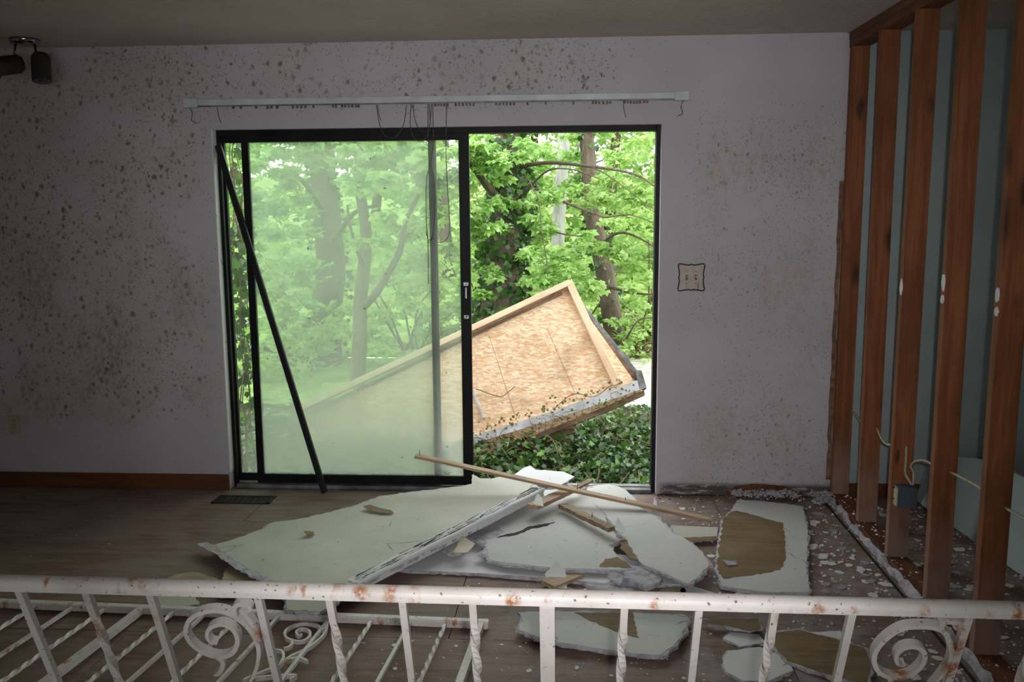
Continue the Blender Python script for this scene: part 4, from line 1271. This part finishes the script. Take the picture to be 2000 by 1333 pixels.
for du in (-0.05, 0.0):
    MB().tube([(bx.x - 0.055, by1 - 0.03, bx.z + 0.035 + du), (bx.x - 0.041, by1 - 0.03, bx.z + 0.035 + du)], 0.003, 6).build('nail', M['iron'], eb)
cabs = [
    ([(1770, 872, studs[2] - 0.006), (1769, 905, studs[2] - 0.012), (1768, 925, studs[2] - 0.02), (1776, 940, studs[2] - 0.03), (1780, 948, studs[2] - 0.035)], 'white cable stub rising out of the blue box'),
    ([(1783, 948, studs[2] - 0.035), (1784, 925, studs[2] - 0.03), (1779, 910, studs[2] - 0.03), (1788, 902, studs[2] - 0.06), (1805, 900, studs[2] - 0.16), (1822, 908, studs[3] + 0.036)], 'yellowed cable looping from the blue box to the fourth stud'),
    ([(1662, 802, studs[0] - 0.005), (1672, 812, studs[0] - 0.1), (1680, 822, studs[0] - 0.2), (1690, 832, studs[1] + 0.036)], 'thin cable between the first and second studs'),
    ([(1712, 835, studs[1] - 0.003), (1722, 858, studs[1] - 0.12), (1732, 868, studs[1] - 0.25), (1745, 870, studs[2] + 0.036)], 'drooping cable between the second and third studs'),
    ([(1855, 922, studs[3] - 0.003), (1875, 932, studs[3] - 0.13), (1900, 945, studs[3] - 0.27), (1925, 962, studs[4] + 0.036)], 'cable running from the fourth stud to the fifth'),
    ([(1960, 990, studs[4] - 0.003), (1985, 1005, studs[4] - 0.15), (2015, 1022, studs[4] - 0.3), (2040, 1035, studs[5] + 0.036)], 'cable leaving the fifth stud toward the right edge'),
]
for pts, lab in cabs:
    P = spline([ony(u, v, y) for u, v, y in pts], 6)
    tag(MB().tube(P, 0.0052, 6).build('electric_cable', M['cable'], None, smooth=True), lab, 'cable')

# leaning teal board in the adjoining room
b0, b1 = onz(1775, 968, 0.0), onz(2040, 1158, 0.0)
t0_, t1_ = ony(1800, 900, b0.y + 0.02), None
bd = (b1 - b0)
nside = Vector((0, 0, 1)).cross(bd).normalized()
if nside.x < 0: nside = -nside
hgt = 0.36
lean_ = nside * 0.10
pts = [b0, b1, b1 + lean_ + Vector((0, 0, hgt)), b0 + bd * 0.5 + lean_ + Vector((0, 0, hgt + 0.01)), b0 + bd * 0.2 + lean_ * 0.8 + Vector((0, 0, hgt * 0.8)), b0 + lean_ * 0.4 + Vector((0, 0, 0.14))]
lo = ragged(pts, 0.03, 0.003, 2)
tboard = MB().prism([p + Vector((0, 0, 0.004)) for p in lo], nside * 0.0125).build('leaning_wallboard', M['teal'])
tag(tboard, 'teal painted wallboard leaning low behind the fourth and fifth studs', 'drywall piece')
wallboard('wallboard_scrap', [(1800, 985), (1812, 958), (1826, 955), (1822, 978), (1842, 1000), (1830, 1006)], (0.05, 0, 0.3, 1.8, -0.2), 'crumpled white paper scrap beside the blue electrical box', 'paperW', 0.006, 121, 0.0, grow=0.002)

# ================================================================== outdoors
def zg(x, y):
    """ground height outside: an ivy bank by the house, a flat track behind, the wood rising beyond"""
    z = -0.32
    z += 0.20 * math.exp(-((y - 1.6) / 0.95) ** 2) * (1.0 / (1.0 + math.exp((x - 0.85) * 5.0)))
    if y > 7: z += (y - 7) * 0.10
    return z + 0.03 * mnoise.noise(Vector((x * 1.3, y * 1.3, 0)))


def terrain(name, x0, x1, y0, y1, nx, ny, mat, label, dz=0.0):
    vs, fs = [], []
    for j in range(ny + 1):
        for i in range(nx + 1):
            x, y = x0 + (x1 - x0) * i / nx, y0 + (y1 - y0) * j / ny
            vs.append((x, y, zg(x, y) + dz))
    for j in range(ny):
        for i in range(nx):
            a = j * (nx + 1) + i
            fs.append((a, a + 1, a + nx + 2, a + nx + 1))
    return tag(MB().add(vs, fs).build(name, mat, None, smooth=True, fixn=False), label, None, None, 'structure')


terrain('ground_bank', -9, 7, TH, 3.6, 64, 20, M['soil'], 'dark soil of the ivy covered bank outside the door')
terrain('ground_track', 0.35, 12, 3.6, 6.4, 40, 8, M['gravel'], 'pale gravel track beyond the ivy bank')
terrain('ground_verge', -14, 0.35, 3.6, 6.4, 40, 8, M['grass'], 'green verge under the trees beside the ivy bank')
terrain('ground_wood', -26, 24, 6.4, 40, 50, 34, M['grass'], 'bright green floor of the wood behind the track')


# ---- leaf templates (verts, tris)
def tpl_palmate(k=5, spread=1.9):
    vs, fs = [], []
    for i in range(k):
        a = -spread + 2 * spread * i / (k - 1)
        L = 1.0 - 0.28 * abs(a) / spread
        d = np.array([math.sin(a), math.cos(a), 0.0])
        s = np.array([math.cos(a), -math.sin(a), 0.0])
        dr = -0.22 * L
        b = len(vs)
        vs += [d * 0.05, d * L * 0.55 + s * 0.33 * L + [0, 0, 0.03], d * L * 0.55 - s * 0.33 * L + [0, 0, 0.03], d * L + np.array([0, 0, dr]), d * L * 0.55 + np.array([0, 0, -0.04])]
        fs += [(b, b + 1, b + 4), (b, b + 4, b + 2), (b + 1, b + 3, b + 4), (b + 4, b + 3, b + 2)]
    return np.array(vs), np.array(fs)


def tpl_ivy():
    ang = [(-2.6, .42), (-2.0, .72), (-1.55, .48), (-0.95, .82), (-0.5, .55), (0, 1.0), (0.5, .55), (0.95, .82), (1.55, .48), (2.0, .72), (2.6, .42)]
    vs = [np.array([0, 0.05, 0.0])] + [np.array([r * math.sin(a), r * math.cos(a) + 0.1, 0.10 * abs(math.sin(a)) * r - 0.06 * r]) for a, r in ang]
    fs = [(0, i + 1, i) for i in range(1, len(ang))] + [(0, 1, len(ang))]
    return np.array(vs), np.array(fs)


def tpl_single():
    vs = np.array([[0, 0, 0], [.3, .35, .05], [-.3, .35, .05], [.24, .7, .02], [-.24, .7, .02], [0, 1, -.12], [0, .5, -.05]])
    fs = np.array([(0, 1, 6), (0, 6, 2), (1, 3, 6), (6, 4, 2), (3, 5, 6), (6, 5, 4)])
    return vs, fs


PALM, IVY, SINGLE = tpl_palmate(), tpl_ivy(), tpl_single()


def tpl_mesh(name, tpl, mat):
    me = bpy.data.meshes.new(name)
    me.from_pydata([tuple(v) for v in tpl[0]], [], [tuple(int(i) for i in f) for f in tpl[1]])
    me.materials.append(mat)
    me.update()
    return me


def rots(n, tilt, face=None):
    """random leaf frames: yaw anywhere, normals near up (tilt = spread) or near 'face'"""
    yaw = rng.uniform(0, 2 * math.pi, n)
    nr = rng.normal(0, tilt, (n, 3))
    nr += np.array([0, 0, 1.0]) if face is None else np.array(face)
    nr /= np.linalg.norm(nr, axis=1)[:, None]
    t = np.stack([np.cos(yaw), np.sin(yaw), np.zeros(n)], 1)
    if face is not None:
        t = np.stack([np.sin(yaw) * 0.8, np.zeros(n), -np.abs(np.cos(yaw)) - 0.2], 1)
    t -= nr * np.sum(t * nr, 1)[:, None]
    t /= np.linalg.norm(t, axis=1)[:, None]
    s = np.cross(t, nr)
    return np.stack([s, t, nr], 2)      # columns: local x, y, z


def leaf_mesh(name, pos, R, size, tpl, mat, parent):
    V, F = tpl
    n, mv, mf = len(pos), len(V), len(F)
    P = np.einsum('nij,mj->nmi', R, V) * size[:, None, None] + pos[:, None, :]
    P = P.reshape(-1, 3)
    T = (F[None] + (np.arange(n) * mv)[:, None, None]).reshape(-1, 3)
    me = bpy.data.meshes.new(name)
    me.vertices.add(len(P))
    me.vertices.foreach_set('co', P.astype(np.float32).ravel())
    me.loops.add(T.size)
    me.loops.foreach_set('vertex_index', T.astype(np.int32).ravel())
    me.polygons.add(len(T))
    me.polygons.foreach_set('loop_start', np.arange(0, T.size, 3, dtype=np.int32))
    me.update(calc_edges=True)
    o = link(name, me, mat, parent)
    o['kind'] = 'stuff'
    return o


def project(P):
    d = P - CAM_O
    fwv, rtv, upv_ = np.array(fw), np.array(rt), np.array(up)
    z = d @ fwv
    return 1000 + FPX * (d @ rtv) / z, 666.5 - FPX * (d @ upv_) / z, z


def leaves(parent, pos, size, R, tpl, mat, nparts, pname, sname='foliage', zone=(925, 1280, 250, 950)):
    """the leaves that show largest in the doorway singly, the others joined"""
    u, v, z = project(pos)
    vis = (u > zone[0]) & (u < zone[1]) & (v > zone[2]) & (v < zone[3])
    score = np.where(vis, size / z, 0)
    idx = np.argsort(-score)[:nparts]
    idx = idx[score[idx] > 0]
    if len(idx):
        me = tpl_mesh(pname, tpl, mat)
        inv = world_of(parent).inverted()
        for i in idx:
            o = bpy.data.objects.new(pname, me)
            COL.objects.link(o)
            mm = Matrix(R[i].tolist()).to_4x4() @ Matrix.Scale(float(size[i]), 4)
            mm.translation = Vector(pos[i])
            o.matrix_basis = mm
            o.parent = parent
            o.matrix_parent_inverse = inv
    keep = np.ones(len(pos), bool)
    keep[idx] = False
    if keep.any():
        leaf_mesh(sname, pos[keep], R[keep], size[keep], tpl, mat, parent)


def clumps(centres, radii, per, flat=0.6):
    out = []
    for c, r_ in zip(centres, radii):
        q = rng.normal(0, 1, (per, 3))
        q /= np.linalg.norm(q, axis=1)[:, None]
        q *= (rng.random((per, 1)) ** 0.5)
        q[:, 2] *= flat
        out.append(np.array(c) + q * r_)
    return np.concatenate(out)


def limb(path, r0, r1, n=9, per=5, wob=0.03):
    P = spline(path, per)
    P = [p + Vector((mnoise.noise(p * 2.1), mnoise.noise(p * 2.1 + Vector((5, 0, 0))), 0)) * wob for p in P]
    return P, [r0 + (r1 - r0) * i / (len(P) - 1) for i in range(len(P))], n


def tree(name, label, y, trunk_px, r0, r1, branches, crown, bark='bark', leaf='leaf_a', nparts=300, ivy=0, tpl=None, pname='leaf', tilt=0.45):
    """trunk_px from the root up, given where the trunk stands (depth y); crown: list of (u, v, depth, radius, count, leaf size)"""
    base = ony(trunk_px[0][0], trunk_px[0][1], y)
    root = Vector((base.x, y, zg(base.x, y) - 0.05))
    e = empty(name, root, label, 'tree')
    path = [root] + [ony(u, v, y + (0.15 * k)) for k, (u, v) in enumerate(trunk_px[1:])]
    P, R_, n = limb(path, r0, r1, 12, 7)
    MB().tube(P, R_, n).build('trunk', M[bark], e, smooth=True)
    for bp, b0, b1 in branches:
        Q = [ony(u, v, yy) for u, v, yy in bp]
        p_, r_, n_ = limb(Q, b0, b1, 6, 5, 0.05)
        MB().tube(p_, r_, n_).build('branch', M[bark], e, smooth=True)
    pos, size = [], []
    for (u, v, yy, rad, cnt, ls) in crown:
        c = ony(u, v, yy)
        sub = [np.array(c) + rng.normal(0, 0.5, 3) * rad * np.array([1, 0.9, 0.75]) for _ in range(max(1, cnt // 22))]
        q = clumps(sub, [rad * 0.34] * len(sub), 22, 0.35)
        pos.append(q)
        size.append(rng.uniform(0.7, 1.25, len(q)) * ls)
    if pos:
        pos, size = np.concatenate(pos), np.concatenate(size)
        ok = pos[:, 1] > 2.6
        pos, size = pos[ok], size[ok]
        leaves(e, pos, size, rots(len(pos), tilt), tpl or PALM, M[leaf], nparts, pname)
    if ivy:
        k = rng.integers(0, len(P) - 1, ivy)
        a = rng.uniform(0, 2 * math.pi, ivy)
        t = rng.random(ivy)
        pp = np.array([P[i].lerp(P[i + 1], tt) for i, tt in zip(k, t)])
        rr = np.array([R_[i] for i in k]) * rng.uniform(1.0, 1.5, ivy)
        nrm = np.stack([np.cos(a), np.sin(a), np.zeros(ivy)], 1)
        pos = pp + nrm * rr[:, None]
        pos = pos[:]
        leaf_mesh('climbing_ivy', pos, rots(ivy, 0.5, (0, -1, 0.4)), rng.uniform(0.035, 0.065, ivy), IVY, M['leaf_ivy'], e)
    return e


# trees in the doorway
tree('ivy_clad_tree', 'broad dark ivy-clad tree trunk just behind the tilted panel', 5.2,
     [(975, 700), (978, 600), (985, 470), (1000, 380), (990, 300), (985, 180)], 0.24, 0.15,
     [([(990, 400, 5.5), (960, 370, 5.2), (925, 330, 4.9), (880, 290, 4.6)], 0.05, 0.025),
      ([(1000, 380, 5.6), (1050, 372, 5.2), (1110, 400, 4.9), (1180, 425, 4.6)], 0.03, 0.01),
      ([(990, 420, 5.4), (1040, 440, 5.0), (1090, 455, 4.7), (1140, 462, 4.5)], 0.016, 0.006),
      ([(1000, 400, 5.4), (1060, 340, 5.0), (1110, 330, 4.7), (1180, 352, 4.5)], 0.014, 0.005),
      ([(1180, 425, 4.7), (1230, 420, 4.6), (1290, 440, 4.5)], 0.009, 0.004),
      ([(1150, 325, 4.8), (1200, 350, 4.6), (1260, 400, 4.5), (1290, 430, 4.4)], 0.008, 0.003),
      ([(1030, 350, 4.8), (1050, 400, 4.6), (1060, 470, 4.5), (1064, 540, 4.4)], 0.006, 0.004),
      ([(1000, 330, 5.6), (1070, 318, 5.0), (1150, 325, 4.8), (1240, 340, 4.6), (1290, 375, 4.5)], 0.025, 0.008)],
     [(950, 300, 4.6, 0.55, 260, 0.10), (1000, 280, 4.9, 0.6, 260, 0.10), (960, 420, 4.7, 0.4, 120, 0.09), (940, 350, 4.4, 0.35, 110, 0.10), (1060, 440, 4.9, 0.45, 170, 0.09), (1030, 520, 5.0, 0.45, 170, 0.08), (940, 560, 4.6, 0.3, 60, 0.08), (1090, 500, 4.7, 0.4, 140, 0.085)],
     'bark', 'leaf_a', 300, 2200)
tree('pale_barked_tree', 'slender pale grey tree trunk right of the ivy-clad tree', 8.0,
     [(1080, 640), (1085, 520), (1092, 400), (1100, 300), (1108, 200)], 0.10, 0.085,
     [([(1095, 380, 8.2), (1140, 330, 7.6), (1190, 310, 7.2)], 0.03, 0.01)],
     [(1120, 290, 7.2, 0.7, 220, 0.10), (1180, 280, 7.0, 0.7, 230, 0.10), (1060, 330, 7.5, 0.5, 110, 0.10), (1060, 580, 7.2, 0.6, 220, 0.09)],
     'bark_pale', 'leaf_a', 300, 0)
tree('brown_trunk_tree', 'leaning brown tree trunk behind right end of the tilted panel', 5.8,
     [(1212, 720), (1200, 640), (1185, 560), (1172, 480), (1155, 400), (1150, 300), (1140, 200)], 0.13, 0.085,
     [([(1185, 560, 5.9), (1225, 570, 5.4), (1262, 575, 5.2), (1310, 572, 5.0)], 0.022, 0.008),
      ([(1172, 480, 6.0), (1215, 455, 5.4), (1262, 470, 5.2), (1300, 500, 5.0)], 0.02, 0.006),
      ([(1205, 690, 5.8), (1230, 650, 5.4), (1250, 625, 5.2), (1285, 622, 5.0)], 0.018, 0.005)],
     [(1220, 400, 5.2, 0.5, 210, 0.085), (1170, 520, 5.1, 0.4, 150, 0.08), (1240, 530, 5.2, 0.4, 130, 0.075), (1260, 300, 5.4, 0.5, 180, 0.08), (1180, 350, 5.3, 0.45, 150, 0.085), (1130, 560, 5.0, 0.35, 120, 0.085), (1250, 650, 5.6, 0.4, 120, 0.07)],
     'bark', 'leaf_b', 300, 120)
# trees behind the fogged glass
tree('stout_trunk_tree', 'stout dim trunk seen through the middle of the fogged glass', 6.0,
     [(640, 760), (640, 640), (645, 520), (640, 420), (630, 330), (620, 200)], 0.20, 0.14,
     [([(640, 420, 6.0), (600, 360, 5.6), (560, 330, 5.2)], 0.04, 0.015), ([(645, 470, 6.0), (690, 420, 5.6), (740, 400, 5.3)], 0.04, 0.015)],
     [(560, 320, 4.8, 0.6, 260, 0.10), (640, 300, 4.9, 0.6, 240, 0.10), (560, 420, 5.0, 0.5, 190, 0.09), (530, 560, 5.2, 0.5, 190, 0.09), (600, 620, 5.4, 0.5, 120, 0.09), (480, 350, 5.0, 0.5, 150, 0.09), (600, 280, 5.6, 0.7, 260, 0.10), (520, 270, 5.8, 0.7, 240, 0.10), (480, 520, 5.4, 0.6, 160, 0.09)],
     'bark', 'leaf_a', 0, 300)
tree('forked_tree', 'forked slim tree seen through the right half of the fogged glass', 4.6,
     [(700, 760), (702, 660), (706, 560), (712, 480), (705, 380), (695, 260)], 0.085, 0.05,
     [([(710, 600, 4.7), (740, 570, 4.5), (770, 510, 4.4), (790, 440, 4.3), (815, 380, 4.2)], 0.05, 0.02), ([(708, 520, 4.7), (690, 460, 4.6), (680, 400, 4.5)], 0.025, 0.012)],
     [(770, 360, 4.2, 0.5, 220, 0.10), (760, 280, 5.6, 0.7, 260, 0.10), (850, 275, 5.8, 0.6, 220, 0.10), (830, 320, 4.3, 0.5, 190, 0.10), (700, 300, 4.3, 0.45, 150, 0.10), (780, 460, 4.4, 0.4, 110, 0.09), (860, 420, 4.6, 0.5, 150, 0.09), (860, 560, 4.9, 0.45, 120, 0.09), (720, 600, 5.2, 0.4, 80, 0.09)],
     'bark', 'leaf_b', 0, 0)


def shrub(name, label, u, v, y, w, h, cnt, ls, leaf='leaf_b', nparts=120):
    c = ony(u, v, y)
    e = empty(name, (c.x, y, zg(c.x, y)), label, 'shrub')
    base = Vector((c.x, y, zg(c.x, y) - 0.02))
    for k in range(7):
        tip = Vector((c.x + rng.uniform(-.45, .45) * w, y + rng.uniform(-.4, .4), c.z + rng.uniform(0, .5) * h))
        mid = base.lerp(tip, 0.5) + Vector((rng.uniform(-.15, .15), 0, 0.1))
        P, R_, n = limb([base + Vector((rng.uniform(-.1, .1), 0, 0)), mid, tip], 0.018, 0.005, 5, 5, 0.04)
        MB().tube(P, R_, n).build('stem', M['twig'], e, smooth=True)
    sub = [np.array([c.x + rng.normal(0, .42) * w * .6, y + rng.normal(0, .35), c.z + rng.uniform(-.5, .5) * h]) for _ in range(max(1, cnt // 20))]
    pos = clumps(sub, [0.22] * len(sub), 20, 0.5)
    pos = pos[(pos[:, 2] > zg(c.x, y) + 0.02) & (pos[:, 1] > 2.9)]
    leaves(e, pos, rng.uniform(0.7, 1.3, len(pos)) * ls, rots(len(pos), 0.5), SINGLE if ls < 0.08 else PALM, M[leaf], nparts, 'leaf')
    return e


shrub('leafy_shrub', 'bright green shrub right of the brown trunk by the door jamb', 1250, 690, 6.8, 1.0, 1.6, 900, 0.075)
shrub('leafy_shrub', 'light green shrub between the ivy-clad and brown trunks', 1120, 620, 7.2, 1.6, 1.8, 900, 0.085)
shrub('leafy_shrub', 'yellow green shrub left of the ivy-clad trunk above the tilted panel', 930, 560, 6.8, 1.2, 1.8, 700, 0.085)
shrub('leafy_shrub', 'small yellow green shrub low between brown trunk and door jamb', 1235, 720, 6.5, 0.9, 1.0, 700, 0.07)
shrub('leafy_shrub', 'tall light shrub high beside the right door jamb', 1265, 540, 7.4, 1.0, 1.8, 800, 0.08)
shrub('leafy_shrub', 'pale green shrub behind the left half of fogged glass', 560, 640, 6.6, 1.8, 2.2, 1000, 0.09, 'leaf_b', 0)
shrub('leafy_shrub', 'low dull green shrub at the foot of the stout trunk', 600, 720, 5.4, 1.8, 1.2, 900, 0.085, 'leaf_b', 0)
shrub('leafy_shrub', 'green shrub behind the fogged glass right of forked tree', 800, 600, 6.8, 1.6, 2.0, 800, 0.09, 'leaf_b', 0)

# farther wood
far = [(-6.5, 13, 'yellow green background tree farthest left through the door glass'), (-4.3, 14.5, 'yellow green background tree behind the stout trunk'),
       (-2.4, 12.5, 'yellow green background tree behind the forked tree'), (-0.9, 15, 'yellow green background tree behind the ivy-clad trunk'),
       (0.6, 13, 'yellow green background tree behind the pale grey trunk'), (2.2, 15.5, 'yellow green background tree behind the brown trunk'),
       (3.8, 14, 'yellow green background tree hidden mostly by the right door jamb')]
for k, (x, y, lab) in enumerate(far):
    g = zg(x, y)
    e = empty('background_tree', (x, y, g), lab, 'tree', 'trees at the back of the wood')
    P, R_, n = limb([(x, y, g - 0.05), (x + rng.uniform(-.2, .2), y, g + 2), (x + rng.uniform(-.4, .4), y, g + 4.6)], 0.12, 0.06, 8, 5)
    MB().tube(P, R_, n).build('trunk', M['bark'], e, smooth=True)
    sub = [np.array([x + rng.normal(0, 1.1), y + rng.normal(0, .9), g + rng.uniform(0.1, 4.8)]) for _ in range(70)]
    pos = clumps(sub, [0.55] * len(sub), 26, 0.5)
    pos = pos[pos[:, 2] > g + 0.05]
    leaf_mesh('foliage', pos, rots(len(pos), 0.5), rng.uniform(0.10, 0.19, len(pos)), PALM, M['leaf_b'], e)

# ---- ivy on the bank
bank = empty('ivy_ground_cover', (0.1, 1.2, zg(0.1, 1.2)), 'glossy dark ivy covering the bank below the tilted panel', 'ivy')
n = 26000
x = rng.uniform(-2.6, 1.6, n)
y = 0.20 + 3.0 * rng.random(n) ** 0.9
z = np.array([zg(a, b) for a, b in zip(x, y)]) + rng.random(n) ** 1.5 * 0.13 * np.clip((y - 0.15) / 0.5, 0.3, 1)
pos = np.stack([x, y, z], 1)
leaves(bank, pos, rng.uniform(0.018, 0.046, n), rots(n, 0.6), IVY, M['leaf_ivy'], 300, 'leaf', 'ivy_leaves', (925, 1280, 780, 950))
mb = MB()
for _ in range(70):
    x0, y0 = rng.uniform(-0.9, 1.2), rng.uniform(0.3, 2.6)
    P = []
    a = rng.uniform(0, 6.28)
    for k in range(6):
        P.append((x0, y0, zg(x0, y0) + 0.06 + rng.uniform(0, 0.12)))
        a += rng.uniform(-.6, .6)
        x0 += 0.09 * math.cos(a); y0 = max(0.22, y0 + 0.09 * math.sin(a))
    mb.tube(spline(P, 3), 0.0028, 4)
tag(mb.build('runners', M['twig'], bank), None, None, None, 'stuff')

# ---- ivy hanging beside the left jamb
vine = empty('hanging_ivy', (-2.15, 0.45, zg(-2.15, 0.45)), 'ivy climbing outside the narrow clear strip by the left jamb', 'ivy')
pv, sv = [], []
for k in range(5):
    u0 = 452 + 7 * k
    pts = [ony(u0 + rng.uniform(-8, 8) + (v - 250) * 0.035, v, 0.45 + 0.05 * k) for v in range(240, 960, 60)]
    g = zg(pts[-1].x, 0.45)
    pts.append(Vector((pts[-1].x, 0.5 + 0.05 * k, g)))
    P = spline(pts, 3)
    MB().tube(P, 0.004, 5).build('stem', M['twig'], vine)
    for p in P:
        for _ in range((3 if k < 3 else 1) if 420 < project(np.array([p]))[1][0] < 760 else int(rng.random() < 0.6)):
            pv.append(np.array(p) + rng.normal(0, 0.035, 3)); sv.append(rng.uniform(0.025, 0.055))
pv, sv = np.array(pv), np.array(sv)
leaves(vine, pv, sv, rots(len(pv), 0.5, (0, -1, 0.3)), IVY, M['leaf_ivy'], 300, 'leaf', 'ivy_leaves', (440, 500, 240, 960))

# ------------------------------------------------------------------ collapsed panel outside
pn = Vector((0.06, -0.93, 0.36)).normalized()
pp0 = Vector((0.1, 1.55, 0.45))


def opx(u, v, off=0.0):
    return onplane(u, v, pp0 + pn * off, pn)


cpn = empty('collapsed_wall_panel', (opx(1050, 830).x, 1.6, zg(0, 1.6)), 'fallen timber and strand board wall panel tilted outside the door', 'wall panel')


def oprism(name, px, off0, off1, mat):
    return MB().prism([opx(u, v, off0) for u, v in px], pn * (off1 - off0)).build(name, mat, cpn)


oprism('strand_board', [(590, 812), (1108, 562), (1243, 752), (880, 868), (640, 938), (600, 930)], -0.012, 0.0, M['osb'])
# timber is built on its own axis so that the grain runs along it
def lumber(name, p, q, w, h, mat):
    d = (q - p).normalized()
    s = pn.cross(d).normalized()
    R = Matrix((d, s, pn)).transposed().to_4x4()
    R.translation = p
    L = (q - p).length
    o = MB().box((0, -w / 2, -h / 2), (L, w / 2, h / 2)).build(name, mat, None, bevel=0.003)
    o.matrix_basis = R
    set_parent(o, cpn)
    return o


lumber('top_beam', opx(585, 800, 0.02), opx(1113, 553, 0.02), 0.042, 0.06, M['lumber'])
lumber('inner_batten', opx(620, 800, 0.008), opx(1098, 572, 0.008), 0.020, 0.016, M['lumber_dark'])
lumber('end_beam', opx(1110, 550, 0.022), opx(1204, 752, 0.022), 0.052, 0.05, M['lumber'])
lumber('end_board', opx(1116, 572, -0.05), opx(1252, 742, -0.05), 0.035, 0.03, M['sill'])
oprism('end_lining', [(1112, 566), (1150, 620), (1250, 742), (1206, 752)], -0.045, -0.03, M['lumber_dark'])
oprism('metal_edge', [(630, 935), (860, 872), (930, 851), (1090, 801), (1248, 743), (1258, 760), (1100, 815), (925, 868), (860, 890), (630, 955)], 0.004, 0.032, M['alu'])
oprism('metal_edge_cap', [(1238, 728), (1250, 728), (1260, 762), (1246, 764)], -0.05, 0.034, M['sill'])
oprism('lower_board', [(630, 953), (925, 866), (1100, 813), (1254, 762), (1240, 774), (1190, 796), (1050, 852), (925, 897), (850, 920), (640, 985)], -0.022, -0.008, M['osb'])
oprism('bottom_edge', [(640, 983), (925, 893), (1050, 849), (1190, 793), (1256, 764), (1258, 774), (1195, 802), (1052, 858), (928, 901), (645, 992)], -0.05, -0.004, M['lumber_dark'])
lumber('metal_strut', opx(918, 752, 0.012), opx(945, 818, 0.012), 0.018, 0.02, M['alu'])
# support under it: the crushed edge rests on the bank
bs = [opx(900, 905, -0.03), opx(1120, 828, -0.03)]
MB().prism([bs[0], bs[1], Vector((bs[1].x, bs[1].y, zg(bs[1].x, bs[1].y) - 0.02)), Vector((bs[0].x, bs[0].y, zg(bs[0].x, bs[0].y) - 0.02))], (0, 0.06, 0)).build('buried_edge', M['lumber_dark'], cpn)
for k, pts in enumerate(([(930, 760), (975, 775), (990, 768), (1006, 755)], [(925, 640), (980, 618), (1040, 590), (1085, 572)], [(930, 645), (970, 612), (1010, 600), (1060, 578)], [(1080, 800), (1120, 770), (1160, 775), (1195, 752)])):
    MB().tube(spline([opx(u, v, 0.03) for u, v in pts], 5), 0.003, 5).build('twig', M['twig'], cpn, smooth=True)
# nail lines chalked on the board
for a, b in (((955, 655), (1005, 810)), ((1068, 640), (1128, 780))):
    MB().beam(opx(*a, 0.0006), opx(*b, 0.0006), 0.002, 0.001, tuple(pn)).build('chalk_line', M['sill'], cpn)
# dead ivy stuck to the panel's edges
dv = empty('dead_ivy', opx(1000, 850, 0.03), 'brown dead ivy strands clinging along the metal edge of tilted panel', 'ivy')
pos = []
for _ in range(240):
    t = rng.random()
    u = 922 + 320 * t
    v = 846 - 110 * t + rng.normal(0, 7) + (34 if rng.random() < 0.55 else 0)
    pos.append(np.array(opx(u, v, 0.036 + 0.02 * rng.random())))
pos = np.array(pos)
M['leaf_dead'] = mat_leaf('withered_ivy', (0.10, 0.065, 0.02), (0.20, 0.15, 0.05), (0.12, 0.20, 0.04), 0.6, 0.2)
leaves(dv, pos, rng.uniform(0.008, 0.02, len(pos)), rots(len(pos), 0.7, (0, -1, 0.3)), IVY, M['leaf_dead'], 120, 'leaf', 'withered_leaves', (922, 1250, 700, 900))
for _ in range(16):
    t = rng.random()
    u, v = 925 + 310 * t, 866 - 110 * t
    P = [opx(u + rng.uniform(-30, 30), v + rng.uniform(-12, 12) + 12 * k, 0.04) for k in range(4)]
    MB().tube(spline(P, 3), 0.002, 4).build('strand', M['twig'], dv)
